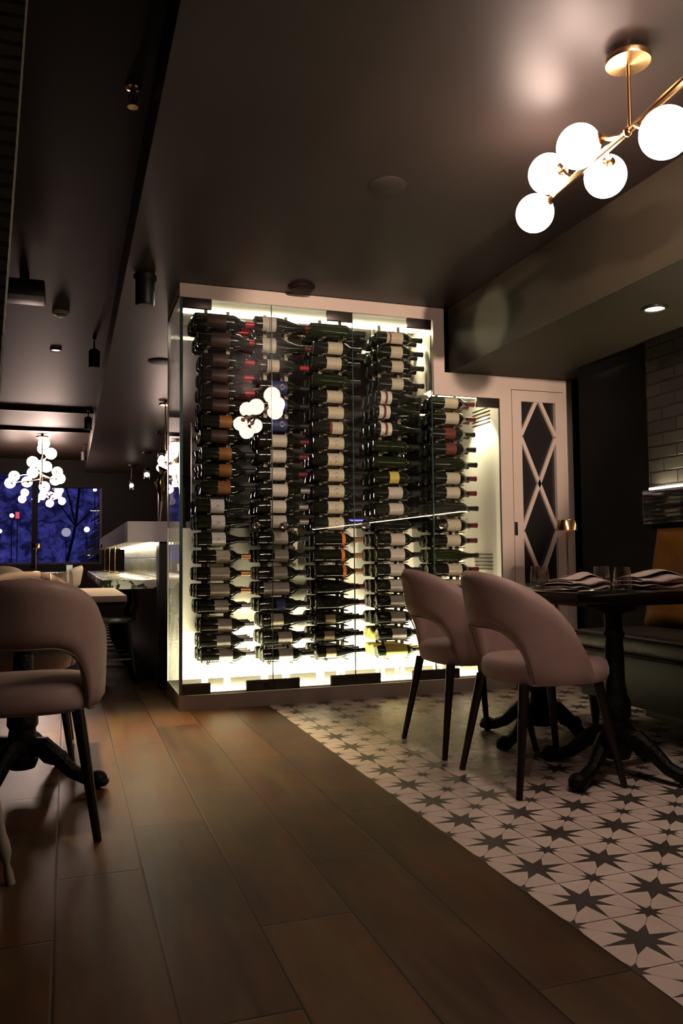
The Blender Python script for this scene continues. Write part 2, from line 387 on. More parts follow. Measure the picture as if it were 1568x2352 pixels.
nt.links.new(rpw.outputs[0], bg.inputs[0]); bg.inputs[1].default_value = 0.8
struct(B().box(-25, 15, YFAR+0.2, 45, -0.6, -0.4).obj('ground', pbr('snowy_ground', (0.3, 0.3, 0.4), 0.9, noise=0.4, scale=1), smooth=False))
BARK = pbr('dark_bark', (0.02, 0.02, 0.035), 0.9, noise=0.4, scale=5)
NEED = pbr('dark_needles', (0.03, 0.035, 0.07), 0.9, noise=0.4, scale=5)
def bare_tree(x, y, h, seed, label):
    rnd = random.Random(seed); b = B()
    def branch(p, d, ln, r, dep):
        pts = [p]; rr = [r]; q = p; dd = d
        for i in range(4):
            dd = (dd+Vector((rnd.uniform(-.22, .22), rnd.uniform(-.22, .22), rnd.uniform(-.05, .15)))).normalized()
            q = q+dd*ln/4; pts.append(q); rr.append(r*(1-0.14*(i+1)))
            if dep > 0 and i >= 1:
                for _ in range(3):
                    nd = (dd+Vector((rnd.uniform(-1, 1), rnd.uniform(-1, 1), rnd.uniform(-.1, .7)))*0.9).normalized()
                    branch(q, nd, ln*rnd.uniform(.45, .7), rr[-1]*0.6, dep-1)
        b.tube(pts, rr, 5)
    branch(Vector((x, y, -0.45)), Vector((0, 0, 1)), h, 0.055, 3)
    tag(b.obj('bare_tree', BARK), label, 'tree', 'trees outside the window')
bare_tree(-2.3, 21, 4.6, 3, 'bare branching tree outside the window left of the dark post')
bare_tree(-0.1, 23, 4.6, 5, 'bare branching tree outside the window right of the dark post')
bare_tree(-4.6, 27, 5.0, 8, 'bare tree far outside at the left edge of the window')
fir = thing('fir_tree', 'dark fir tree outside the right end of the window', 'tree', (1.0, 18.9, -0.4), 0, 'trees outside the window')
fb = B(); rnd = random.Random(4)
for k in range(16):
    z = 0.3+k*0.2; rad = 1.15*(1-k/18)
    for j in range(11):
        a = j/11*2*PI+k*0.7+rnd.uniform(-.2, .2); q = rad*rnd.uniform(.75, 1.1)
        fb.tube([(0, 0, z+0.1), (q*.5*math.cos(a), q*.5*math.sin(a), z+0.02), (q*math.cos(a), q*math.sin(a), z-0.16)], [0.03, 0.10*(1-k/22), 0.01], 5)
fb.obj('foliage', NEED, fir)
B().tube([(0, 0, -0.1), (0, 0, 3.6)], [0.09, 0.02], 8).obj('trunk', BARK, fir)
for i, (x, y, z, r, col, s, lab) in enumerate((
        (-2.16, 29.2, 1.86, .07, (.8, .9, 1), 5, 'pale street lamp glowing low outside at the far left of the window'),
        (-1.79, 29.1, 2.38, .07, (.8, 1, .95), 6, 'pale green street lamp glowing outside left of the post'),
        (.847, 28.1, 3.22, .06, (.7, .85, 1), 8, 'small white street lamp outside at the top of the right pane'),
        (.60, 28.3, 1.89, .09, (1, .85, .8), 6, 'warm street lamp outside by the fir tree'),
        (-.054, 28.5, 1.80, .15, (.75, .7, .9), .5, 'dim round street lamp outside behind the bare tree'))):
    L_ = thing('street_lamp', lab, 'street lamp', (x, y, 0), 0, 'street lamps outside')
    B().ball((0, 0, z), r, u=12, v=8).obj('lamp_globe', emit('street_glow_%d' % i, col, s), L_)
    B().tube([(0, 0, -0.4), (0, 0, z-r*.9)], 0.016, 6).obj('pole', BLACK, L_)
sg = thing('lit_sign', 'small red lit sign far outside the left pane', 'sign', (-1.61, 29, 0), 0)
B().box(-.06, .06, 0, .06, 2.28, 2.5).obj('panel', emit('red_sign_glow', (1, .08, .14), .9), sg)
B().tube([(0, .03, -0.4), (0, .03, 2.28)], .016, 6).obj('pole', BLACK, sg)

# ------------------------------------------------------------------ wine cabinet
XC0, XT1, XG5, XD0, XD1, XE = 0.626, 2.385, 2.80, 2.89, 3.31, 3.38
YK = 5.41
ZG0, ZG1, ZG2 = 0.10, 2.48, 1.975
wc = thing('wine_cabinet', 'tall lit glass-fronted wine cabinet with stepped cream frame', 'wine cabinet', (0, 0, 0))
B().box(XC0, XE, YF, YK+0.03, 0, 0.088).obj('plinth', PLINTH, wc, smooth=False)
# stepped front frame, one continuous piece
fr = B()
fr.prism([(XC0, ZG1), (2.305, ZG1), (2.305, ZG2), (XG5, ZG2), (XG5, 0.088), (XD0, 0.088), (XD0, 2.045), (XD1, 2.045), (XD1, 0.088), (XE, 0.088), (XE, ZS), (XT1, ZS), (XT1, ZC-0.002), (XC0, ZC-0.002)], 'y', YF, YF+0.03)
fr.obj('frame', CREAM, wc, smooth=False)
B().box(XC0, XC0+0.03, YF+0.03, YK+0.03, ZG1, ZC-0.002).obj('side_header', CREAM, wc, smooth=False)
B().box(XC0, 2.335, YF+0.03, YK+0.03, ZG1+0.004, ZG1+0.02).obj('top_panel', WHITE, wc, smooth=False)
B().box(2.335, XG5, YF+0.03, YK+0.03, 2.03, 2.045).obj('lower_top_panel', WHITE, wc, smooth=False)
B().box(2.335, 2.355, YF+0.03, YK+0.03, 2.045, 2.50).obj('inner_side_panel', WHITE, wc, smooth=False)
B().box(XG5, XG5+0.02, YF+0.03, YK+0.03, 0.088, 2.03).obj('right_inner_panel', WHITE, wc, smooth=False)
B().box(XC0, XG5, YK, YK+0.03, 0.088, 1.10).obj('back_panel', WHITE, wc, smooth=False)
B().box(XC0, XG5, YF+0.03, YK, 0.088, 0.098).obj('bottom_panel', WHITE, wc, smooth=False)
B().box(XC0+0.01, 2.335, YK+0.01, YK+0.02, 1.10, ZG1).box(2.335, XG5, YK+0.01, YK+0.02, 1.10, 2.03).obj('back_pane', pane_mat('back_glass', (0.9, 0.92, 0.92)), wc, smooth=False)
B().box(XC0+0.004, XC0+0.014, YF+0.012, YK, 0.092, ZG1).obj('side_pane', GLASS, wc, smooth=False)
B().box(XC0, XC0+0.018, YK, YK+0.03, 1.10, ZG1).obj('back_post', pbr('steel_edge', (.35, .34, .34), .3, metal=.8), wc, smooth=False)
B().box(XC0+0.001, XC0+0.018, YF+0.0, YF+0.012, 0.092, ZG1).obj('corner_edge', GEDGE, wc, smooth=False)
# louvre slots on the inner right panel
for z0 in (1.835, 0.80):
    v = B()
    for k in range(5): v.box(XG5-0.004, XG5+0.001, 4.965, 5.22, z0+k*0.026, z0+k*0.026+0.007)
    v.obj('vent_grille', pbr('vent_slot', (0.02, 0.018, 0.015), 0.6), wc, smooth=False)
# led strips
B().box(0.68, 2.30, 5.09, 5.12, ZG1-0.012, ZG1+0.003).obj('led_strip', LEDT, wc, smooth=False)
B().box(2.37, 2.76, 5.04, 5.07, 2.016, 2.029).obj('led_strip', LEDT, wc, smooth=False)
B().box(0.68, 2.78, YF+0.035, YF+0.060, 0.099, 0.112).obj('led_strip', LED, wc, smooth=False)
def strip_light(x0, x1, y, z, e, tilt):
    l = bpy.data.lights.new('led_strip_light', 'AREA'); l.shape = 'RECTANGLE'; l.size = x1-x0; l.size_y = .03; l.energy = e; l.color = LEDC; l.spread = math.radians(125)
    o = bpy.data.objects.new('led_strip_light', l); C.objects.link(o); o.parent = wc
    o.location = ((x0+x1)/2, y, z); o.rotation_euler = (tilt, 0, 0)
strip_light(0.70, 2.78, YF+0.062, 0.114, 75, math.radians(108))
strip_light(0.70, 2.78, YF+0.075, 0.114, 24, math.radians(158))
def puck(x, y, z, tx, ty, tz, e, size):
    l = bpy.data.lights.new('puck_light', 'SPOT'); l.energy = e; l.color = LEDC; l.spot_size = size; l.spot_blend = .5; l.shadow_soft_size = .015
    o = bpy.data.objects.new('puck_light', l); C.objects.link(o); o.parent = wc; o.location = (x, y, z)
    o.rotation_euler = (Vector((tx, ty, tz))-Vector((x, y, z))).to_track_quat('-Z', 'Y').to_euler()
puck(2.66, 5.06, 2.01, 2.80, 5.06, 1.45, 45, 1.3)
puck(2.20, 5.10, 2.455, 2.335, 5.1, 2.15, 9, 1.5)
# glass doors
doors = [(0.646, 1.1925, ZG1, 'l', None), (1.1965, 1.7285, ZG1, 'r', None), (1.7325, 2.2875, ZG1, 'l', None), (2.2925, 2.795, ZG2, 'r', None)]
knobx = {0: 1.093, 1: 1.271, 2: 1.811, 3: 2.362}
for i, (x0, x1, zt, side, _) in enumerate(doors):
    g = B().box(x0, x1, YF+0.001, YF+0.011, 0.093, zt-0.002).obj('glass_door', GLASS, wc, smooth=False)
    ed = B()
    ed.box(x0-0.002, x0, YF, YF+0.012, 0.093, zt-0.002).box(x1, x1+0.002, YF, YF+0.012, 0.093, zt-0.002)
    ed.obj('pane_edge', GEDGE, g, smooth=False)
    hx = [(x0, x0+0.172)] if i in (0,) else [(x1-0.172, x1)]
    for a, b_ in hx: B().box(a, b_, YF-0.008, YF+0.02, zt-0.066, zt-0.004, 0.003).obj('patch_fitting', FIT, g)
    for a, b_ in ((x0, x0+0.165), (x1-0.165, x1)):
        B().box(a, b_, YF-0.008, YF+0.02, 0.094, 0.158, 0.003).obj('patch_fitting', FIT, g)
    k = B()
    for sgn in (-1, 1):
        k.lathe([(0.0, sgn*0.042), (0.016, sgn*0.040), (0.021, sgn*0.030), (0.015, sgn*0.018), (0.008, sgn*0.012), (0.010, sgn*0.004)], (knobx[i], YF+0.006, 1.098), 'y', 20, cap=False)
    k.obj('knob', pbr('glass_knob', (0.55, 0.48, 0.44), 0.08, metal=0.9), g)
B().lathe([(0, -0.012), (0.017, -0.012), (0.017, 0.0)], (1.15, YF, 0.125), 'y', 16).obj('lock', BLACK, wc)
# lattice door
ld = B()
ld.prism([(XD0+.003, .10), (XD1-.003, .10), (XD1-.003, 2.04), (XD0+.003, 2.04)], 'y', YF+0.028, YF+0.034)
lat = B().box(XD0+.004, 2.966, YF-0.004, YF+0.026, 0.09, 2.04).box(3.240, XD1-.004, YF-0.004, YF+0.026, 0.09, 2.04)
lat.box(2.966, 3.24, YF-0.004, YF+0.026, 1.964, 2.04).box(2.966, 3.24, YF-0.004, YF+0.026, 0.09, 0.30)
dr = lat.obj('lattice_door', CREAM, wc, smooth=False)
ld.obj('dark_screen', pbr('dark_screen', (0.012, 0.011, 0.011), 0.4), dr, smooth=False)
bars = B()
def bar(xa, za, xb, zb, w=0.026):
    d = Vector((xb-xa, zb-za)).normalized(); n = Vector((-d.y, d.x))*w/2
    bars.prism([(xa+n.x, za+n.y), (xb+n.x, zb+n.y), (xb-n.x, zb-n.y), (xa-n.x, za-n.y)], 'y', YF+0.002, YF+0.022)
zc = 1.395
for k in (0, 1):
    c0 = zc-0.655*k
    bar(3.103, c0, 2.962, c0+0.3275); bar(3.103, c0, 3.244, c0+0.3275)
    bar(3.103, c0, 2.962, c0-0.3275); bar(3.103, c0, 3.244, c0-0.3275)
bar(2.962, 1.7225, 3.095, 1.98); bar(3.244, 1.7225, 3.115, 1.98)
bars.obj('lattice', CREAM, dr, smooth=False)
B().box(2.893, 2.912, YF-0.016, YF-0.004, 1.035, 1.125, 0.002).obj('handle', BLACK, dr)

# bottle racks (posts with their pegs) and bottles
ZR = {1: [2.37, 2.253, 2.131, 2.032, 1.935, 1.844, 1.743, 1.652, 1.543, 1.439, 1.33, 1.216, 1.119, 1.01, 0.905, 0.8, 0.696, 0.599, 0.484, 0.386, 0.301],
      2: [2.379, 2.243, 2.118, 1.983, 1.867, 1.741, 1.637, 1.54, 1.428, 1.322, 1.217, 1.123, 1.018, 0.908, 0.798, 0.702, 0.598, 0.502, 0.393, 0.285],
      3: [2.371, 2.263, 2.162, 2.046, 1.942, 1.835, 1.735, 1.634, 1.529, 1.426, 1.321, 1.218, 1.113, 1.009, 0.905, 0.803, 0.702, 0.601, 0.503, 0.398, 0.289],
      4: [2.363, 2.268, 2.17, 2.051, 1.956, 1.859, 1.744, 1.632, 1.523, 1.421, 1.319, 1.211, 1.109, 1.008, 0.907, 0.806, 0.702, 0.599, 0.493, 0.387, 0.276],
      5: [1.945, 1.839, 1.734, 1.628, 1.523, 1.427, 1.326, 1.221, 1.105, 1.001, 0.898, 0.803, 0.694, 0.588, 0.482, 0.377]}
X0 = {1: 0.755, 2: 1.135, 3: 1.505, 4: 1.925, 5: 2.345}
YL = (4.945, 5.048, 5.151)
for c in range(1, 6):
    rk = bpy.data.objects.new('bottle_rack', None); C.objects.link(rk); rk.parent = wc
    for dx in (0.055, 0.195):
        p = B(); x = X0[c]+dx
        for y in (4.995, 5.095):
            p.box(x-0.011, x+0.011, y-0.006, y+0.006, 0.098, 2.46 if c < 5 else 2.025)
        for z in ZR[c]:
            rr_ = 0.047
            p.tube([(x, 4.905, z-rr_), (x, 5.18, z-rr_)], 0.004, 6)
            p.tube([(x+.012, 4.905, z-rr_), (x+.012, 5.18, z-rr_)], 0.004, 6)
        p.obj('post', POST, rk, smooth=False)
GLS = pbr('dark_bottle_glass', (0.008, 0.010, 0.006), 0.06, spec=0.7)
GLSG = pbr('green_bottle_glass', (0.012, 0.018, 0.006), 0.08, spec=0.7)
GLSY = pbr('golden_bottle_glass', (0.35, 0.26, 0.05), 0.1, spec=0.7)
BORD = [(0.0, 0.004), (0.030, 0.0), (0.0372, 0.006), (0.0378, 0.02), (0.0378, 0.185), (0.036, 0.198), (0.029, 0.212), (0.019, 0.224), (0.0148, 0.238), (0.0138, 0.29), (0.0152, 0.291), (0.0152, 0.299), (0.0, 0.30)]
BURG = [(0.0, 0.004), (0.032, 0.0), (0.0405, 0.006), (0.041, 0.02), (0.041, 0.125), (0.039, 0.145), (0.032, 0.175), (0.022, 0.21), (0.0158, 0.235), (0.0142, 0.29), (0.0158, 0.291), (0.0158, 0.299), (0.0, 0.30)]
BODY = {}
def body_mesh(kind, mat):
    k = (kind, mat.name)
    if k not in BODY:
        me = B().lathe(BORD if kind == 'b' else BURG, (0, 0, 0), 'x', 22, cap=False).mesh('wine_bottle'); me.materials.append(mat); BODY[k] = me
    return BODY[k]
LABM = {}
def label_mat(name, col, mark=None):
    if name in MATS: return MATS[name]
    m, nt, out = new_mat(name); L = nt.links
    b = N(nt, 'BsdfPrincipled'); L.new(b.outputs[0], out.inputs[0]); b.inputs['Roughness'].default_value = 0.55
    tc = N(nt, 'TexCoord'); nz = N(nt, 'TexNoise'); nz.inputs['Scale'].default_value = 90; nz.inputs['Detail'].default_value = 2
    mp = N(nt, 'Mapping'); mp.inputs['Scale'].default_value = (1.4, .4, .5); L.new(tc.outputs['Object'], mp.inputs[0]); L.new(mp.outputs[0], nz.inputs['Vector'])
    rp = N(nt, 'ValToRGB'); L.new(nz.outputs['Fac'], rp.inputs[0])
    rp.color_ramp.elements[0].position = .34; rp.color_ramp.elements[1].position = .44
    rp.color_ramp.elements[0].color = c4(tuple(x*.62 for x in col)); rp.color_ramp.elements[1].color = c4(col)
    L.new(rp.outputs[0], b.inputs['Base Color']); MATS[name] = m; return m
def label_mesh(kind, x0, x1, mat, half=1.25, r=None):
    k = (kind, x0, x1, mat.name, half)
    if k not in LABM:
        r = r or (0.0378 if kind == 'b' else 0.041)
        # axis x lathe: angle 0 = +y ; front is -y
        me = B().lathe([(r+0.0007, x0), (r+0.0007, x1)], (0, 0, 0), 'x', 16, cap=False, a0=PI-half, a1=PI+half).mesh('label'); me.materials.append(mat); LABM[k] = me
    return LABM[k]
def capsule_mesh(kind, mat):
    k = ('cap', kind, mat.name)
    if k not in LABM:
        me = B().lathe([(0.0148, 0.247), (0.0150, 0.289), (0.0162, 0.290), (0.0162, 0.3003), (0.0, 0.3006)], (0, 0, 0), 'x', 16, cap=False).mesh('capsule'); me.materials.append(mat); LABM[k] = me
    return LABM[k]
CREAML = label_mat('cream_paper', (0.56, 0.49, 0.36)); GREYL = label_mat('grey_paper', (0.52, 0.47, 0.40)); WHITEL = label_mat('white_paper', (0.68, 0.63, 0.56))
ORANGEL = label_mat('orange_paper', (0.26, 0.10, 0.02)); BROWNL = label_mat('brown_paper', (0.05, 0.022, 0.011)); BLUEL = label_mat('blue_paper', (0.03, 0.04, 0.16))
REDL = label_mat('dark_red_paper', (0.16, 0.03, 0.02)); YELL = label_mat('yellow_paper', (0.62, 0.48, 0.10)); GOLDL = label_mat('tan_shield_paper', (0.34, 0.25, 0.13)); BANDO = label_mat('orange_band_paper', (0.75, 0.20, 0.03))
CAPB = pbr('black_foil', (0.02, 0.016, 0.014), 0.35, metal=0.3); CAPR = pbr('red_foil', (0.42, 0.03, 0.04), 0.3, metal=0.4); CAPC = pbr('copper_foil', (0.62, 0.30, 0.14), 0.3, metal=0.8); CAPD = pbr('dark_red_foil', (0.14, 0.02, 0.02), 0.35, metal=0.3)
CAPS = pbr('silver_foil', (0.42, 0.38, 0.34), 0.3, metal=0.7); CAPG = pbr('gold_foil', (0.5, 0.36, 0.10), 0.3, metal=0.8); MARKR = pbr('red_mark', (0.45, 0.06, 0.05), 0.5); MARKG = pbr('gold_mark', (0.7, 0.5, 0.12), 0.4)
TRI = None
def mark_mesh(kind, shape, mat, x, r):
    k = ('mark', kind, shape, mat.name, x)
    if k in LABM: return LABM[k]
    b = B(); y = -(r+0.0012)
    pts = {'tri': [(-.011, -.012), (.013, 0), (-.011, .012)], 'oval': [(.012*math.cos(t), .016*math.sin(t)) for t in [2*PI*i/18 for i in range(18)]]}[shape]
    rr = r+0.0013
    vs = [b.bm.verts.new((x+px, -math.sqrt(rr*rr-pz*pz), pz)) for px, pz in pts]; b.bm.faces.new(vs)
    me = b.mesh('emblem', smooth=False); me.materials.append(mat); LABM[k] = me; return me
COLN = {1: 'first', 2: 'second', 3: 'third', 4: 'fourth', 5: 'fifth'}
ORD = 'top second third fourth fifth sixth seventh eighth ninth tenth eleventh twelfth thirteenth fourteenth fifteenth sixteenth seventeenth eighteenth nineteenth twentieth bottom'.split()
def style(c, i, n):
    """shape, glass, label (x0,x1,mat,half), capsule, emblem, words, scale"""
    k, gl, lab, cp, em, wd, sc = 'b', GLS, (0.07, 0.165, CREAML, 1.2), CAPB, None, 'cream-labelled', 1.0
    if c == 1:
        if i < 5: k, lab, cp, wd, sc = 'b', (0.06, 0.15, BROWNL, 1.2), CAPR, 'brown-labelled red-capped', (1.18 if i < 2 else 1.0)
        elif i == 5 or i == 7: lab, wd = (0.06, 0.15, BROWNL, 1.2), 'brown-labelled'
        elif i < 11: lab, wd = (0.095, 0.165, ORANGEL, 1.2), 'orange-labelled'
        elif i < 14: k, lab, em, wd = 'u', (0.08, 0.155, WHITEL, 1.2), ('tri', MARKR, 0.112), 'white-labelled red-emblem'
        elif i < 17: lab, cp, wd = ((0.105, 0.18, CREAML, 1.2) if i == 14 else (0.075, 0.18, CREAML, 1.2)), CAPC, 'cream-labelled copper-capped'
        else: lab, cp, wd = (0.095, 0.17, GREYL, 1.2), CAPS, 'grey-labelled silver-capped'
    elif c == 2:
        if i < 2: k, lab, cp, wd, sc = 'u', (0.04, 0.11, GREYL, 1.2), CAPD, 'grey-labelled', 1.12
        elif i == 2: lab, cp, wd = (0.05, 0.12, CREAML, 1.2), CAPR, 'cream-labelled red-capped'
        elif i < 6: lab, em, wd = (0.07, 0.165, BLUEL, 1.3), ('oval', MARKG, 0.135), 'blue-labelled'
        elif i < 12: lab, cp, wd = (0.075, 0.165, GREYL, 1.2), (CAPD if i < 9 else CAPS), 'grey-labelled'
        elif i == 15: lab, wd = (0.03, 0.175, GREYL, 1.2), 'long grey-labelled'
        elif i == 16: lab, wd = (0.10, 0.15, BLUEL, 1.2), 'dark-labelled'
        elif i == 17: k, lab, wd = 'u', (0.05, 0.12, CREAML, 1.2), 'cream-labelled'
        else: lab, cp, wd = (0.09, 0.17, GREYL, 1.2), CAPB, 'grey-labelled'
    elif c == 3:
        if i == 0: lab, wd, sc = None, 'unlabelled green', 1.15; gl = GLSG
        elif i == 3: lab, wd, gl = None, 'unlabelled green', GLSG
        elif i < 3: lab = (0.085, 0.175, CREAML, 1.3)
        elif i == 6: lab, wd = (0.115, 0.18, CREAML, 1.2), 'cream-labelled red-edged'; em = None
        elif i < 13: lab, em, wd = (0.085, 0.18, CREAML, 1.2), (('oval', pbr('grey_mark', (.25, .22, .18), .6), 0.135) if i > 6 else None), ('cream-labelled crested' if i > 6 else 'cream-labelled')
        elif i < 16: lab, cp, wd = (0.165, 0.185, BANDO, 1.3), CAPC, 'orange-banded'
        elif i < 18: k, lab, cp, wd = 'u', None, CAPD, 'unlabelled dark'
        else: k, lab, wd = 'u', (0.055, 0.115, GOLDL, 0.7), 'gold-shield'
    elif c == 4:
        if i == 0: lab, wd = (0.06, 0.165, CREAML, 1.2), 'striped cream-labelled'
        elif i < 4: lab = (0.08, 0.155, CREAML, 1.2)
        elif i < 7: k, lab, em, wd = 'u', (0.03, 0.10, WHITEL, 1.2), None, 'red-striped white-labelled'
        elif i < 9: lab, wd, gl = None, 'unlabelled green', GLSG
        elif i == 9: lab, wd = (0.09, 0.15, YELL, 1.2), 'yellow-labelled'
        elif i == 12: lab, wd = None, 'unlabelled dark'
        elif i == 20: lab, wd, gl, cp = (0.05, 0.185, YELL, 1.4), 'broad yellow-labelled', GLSG, CAPG
        else: lab, wd = (0.085, 0.175, GREYL, 1.2), 'grey-labelled'
    else:
        if i in (2, 3): lab, wd = (0.085, 0.155, REDL, 1.2), 'dark-red-labelled'
        elif i == 4: lab, wd, gl = None, 'unlabelled green', GLSG
        elif i == 7: lab, wd = None, 'unlabelled dark'
        elif i == 10: k, lab, wd, gl = 'u', None, 'unlabelled sloping', GLSG
        else: lab, cp = (0.085, 0.175, CREAML, 1.2), CAPD
    return k, gl, lab, cp, em, wd, sc
LAYER = ('front', 'middle', 'rear')
for c in range(1, 6):
    n = len(ZR[c])
    for i, z in enumerate(ZR[c]):
        k, gl, lab, cp, em, wd, sc = style(c, i, n)
        if c == 2 and i == 20: continue
        for l in range(3):
            if l > 0 and c == 2 and i in (2, 3): continue
            gl_ = gl
            if l > 0 and random.random() < .12: gl_ = GLSG
            if c == 4 and i >= 19 and l > 0: gl_ = GLSY
            xo = X0[c]+random.uniform(-.008, .008)
            if c == 1 and 0 < i < 11: xo += 0.028
            if c == 1 and i >= 18: xo += 0.022
            if c == 2 and i >= 17: xo += 0.03
            if c == 4 and i < 4: xo += 0.03
            o = bpy.data.objects.new('wine_bottle', body_mesh(k, gl_)); C.objects.link(o)
            sc2 = sc*1.12
            o.location = (xo-.012, YL[l], z+0.001); o.scale = (sc2, sc2, sc2)
            if sc > 1: o.location.z += 0.004; o.location.x -= 0.015
            od = ORD[i] if i < n-1 else 'bottom'
            if l == 0:
                t = f'{wd} wine bottle, {od} of the {COLN[c]} column, front layer'
            else:
                t = f'dark wine bottle, {od} of the {COLN[c]} column, {LAYER[l]} layer'
            tag(o, t, 'wine bottle', f'wine bottles in the {COLN[c]} column of the rack')
            o.rotation_euler.x = random.uniform(-.12, .12)
            if lab:
                a = bpy.data.objects.new('label', label_mesh(k, *lab[:2], lab[2], lab[3])); C.objects.link(a); a.parent = o
                if c == 4 and 4 <= i < 7 or c == 4 and i == 0 or c == 3 and i == 6:
                    xx = {0: (0.078, 0.088), 6: (0.10, 0.114)}.get(i if c == 4 and i == 0 or c == 3 else -1, (0.058, 0.074))
                    q = bpy.data.objects.new('stripe', label_mesh(k, xx[0], xx[1], REDL, 1.2, (0.0378 if k == 'b' else 0.041)+0.0004)); C.objects.link(q); q.parent = a
                if em:
                    q = bpy.data.objects.new('emblem', mark_mesh(k, em[0], em[1], em[2], 0.0378 if k == 'b' else 0.041)); C.objects.link(q); q.parent = a
            q = bpy.data.objects.new('capsule', capsule_mesh(k, cp)); C.objects.link(q); q.parent = o

# ------------------------------------------------------------------ globe chandeliers
def chandelier(name, label, canopy, zc_, J, ends, globes, R, can_r, bar_r, group=None, opal=None):
    """canopy (x,y), ceiling height, joint J on the bar, bar ends, globes [(centre, start point on the bar)]"""
    t = thing(name, label, 'chandelier', (0, 0, 0), 0, group)
    cx_, cy_ = canopy
    b = B().lathe([(0, 0), (can_r*.22, 0), (can_r*.22, -0.022), (can_r*.96, -0.022), (can_r, -0.026), (can_r, -0.040), (can_r*.97, -0.044), (can_r*.2, -0.048), (0, -0.05)], (cx_, cy_, zc_), 'z', 36, cap=False)
    b.obj('canopy', BRASS, t)
    B().tube([(cx_, cy_, zc_-0.04), (cx_, cy_, J[2])], bar_r*.62, 12).obj('rod', BRASS, t)
    ar = B()
    J = Vector(J)
    for e in ends:
        e = Vector(e); ar.tube([J, J.lerp(e, .5), e], [bar_r, bar_r*1.15, bar_r*.8], 10)
    ar.ball(J, bar_r*1.5, u=12, v=8)
    ar.obj('main_arm', BRASS, t)
    for rec in globes:
        g, s_ = Vector(rec[0]), Vector(rec[1])
        d = Vector(rec[2]).normalized() if len(rec) > 2 else (s_-g).normalized()
        o = B().ball((0, 0, 0), R, u=32, v=20).obj('globe', opal or OPAL, t); o.location = g
        a = B()
        tip = g+d*R*.97
        if (s_-tip).length > R*.2:
            mid = s_.lerp(tip, .55)+Vector((0, 0, -.004))
            a.tube([s_, mid, tip+d*0.01], [bar_r*.9, bar_r*.75, bar_r*.6], 8)
        # cup holding the globe
        q = d.to_track_quat('Z', 'Y').to_matrix()
        cup = [(R*.30, -R*.08), (R*.31, R*.03), (R*.22, R*.10), (R*.10, R*.13), (R*.09, R*.34)]
        rings = [[a.bm.verts.new(tip+q@Vector((r_*math.cos(2*PI*k/18), r_*math.sin(2*PI*k/18), h_))) for k in range(18)] for r_, h_ in cup]
        for A, D in zip(rings, rings[1:]):
            for k in range(18): a.bm.faces.new((A[k], A[(k+1) % 18], D[(k+1) % 18], D[k]))
        a.obj('arm', BRASS, t)
    return t
Jm = Vector((1.735, 2.128, 2.29)); Be = Vector((1.782, 2.640, 2.304)); Fe = Vector((1.715, 1.50, 2.335))
gl = [((1.669, 2.307, 2.317), Jm.lerp(Be, .06), (.638, -.763, .105)), ((1.759, 2.727, 2.266), Be, (.239, -.897, .372)),
      ((1.833, 2.379, 2.268), Jm.lerp(Be, .25), (-.444, -.856, .265)), ((1.746, 2.61, 2.372), Jm.lerp(Be, .70), (.142, -.972, -.188)),
      ((1.668, 1.884, 2.148), Jm.lerp(Fe, .06)), ((1.70, 1.42, 2.30), Fe), ((1.73, 1.60, 2.42), Jm.lerp(Fe, .8)), ((1.84, 1.50, 2.27), Jm.lerp(Fe, .75))]
chandelier('globe_chandelier', 'brass chandelier with glowing white globes above the right dining table', (1.742, 2.128), ZC, Jm, (Be, Fe), gl, 0.075, 0.074, 0.0115, 'globe chandeliers')
far = [(-0.363, 13.191, 2.697), (-0.389, 13.677, 2.672), (-0.259, 13.165, 2.535), (-0.526, 13.264, 2.409), (-0.386, 13.219, 2.354), (-0.328, 13.2, 2.333), (-0.544, 13.753, 2.289), (-0.864, 14.513, 2.304), (-0.919, 14.401, 2.175), (-0.651, 14.271, 2.187), (-0.179, 14.374, 2.377), (-0.133, 13.618, 2.195), (-0.216, 14.632, 2.258), (-0.376, 14.182, 2.105)]
gs = []
for p in far:
    st = (-0.39, 13.3, p[2]-.1) if p[2] > 2.4 else (-0.40, 13.3, min(max(p[2]-.04, 2.07), 2.42))
    gs.append((p, st))
chandelier('globe_chandelier', 'many-armed globe chandelier near the dusk window', (-0.383, 13.0), ZL, (-0.40, 13.0, 2.06), ((-0.40, 13.3, 2.42), (-0.40, 13.3, 2.25)), gs, 0.086, 0.09, 0.014, 'globe chandeliers', OPALF)
bar_g = [(1.048, 8.358, 2.041), (1.144, 9.275, 2.09), (1.052, 8.993, 2.008), (1.073, 9.934, 2.084), (1.059, 9.943, 2.001), (1.135, 9.825, 1.968), (1.185, 9.904, 1.998), (1.131, 8.973, 1.906), (1.203, 9.586, 1.856), (1.237, 9.893, 1.813), (1.234, 9.583, 1.727)]
gs = [(p, (1.10, 8.7+.35*(p[1]-8.9), min(max(p[2], 1.98), 2.15))) for p in bar_g]
chandelier('globe_chandelier', 'globe chandelier hanging over the bar behind the cabinet corner', (0.97, 8.62), ZC, (1.0, 8.65, 2.05), ((1.10, 8.9, 2.10), (1.06, 9.6, 2.0)), gs, 0.046, 0.07, 0.011, 'globe chandeliers')

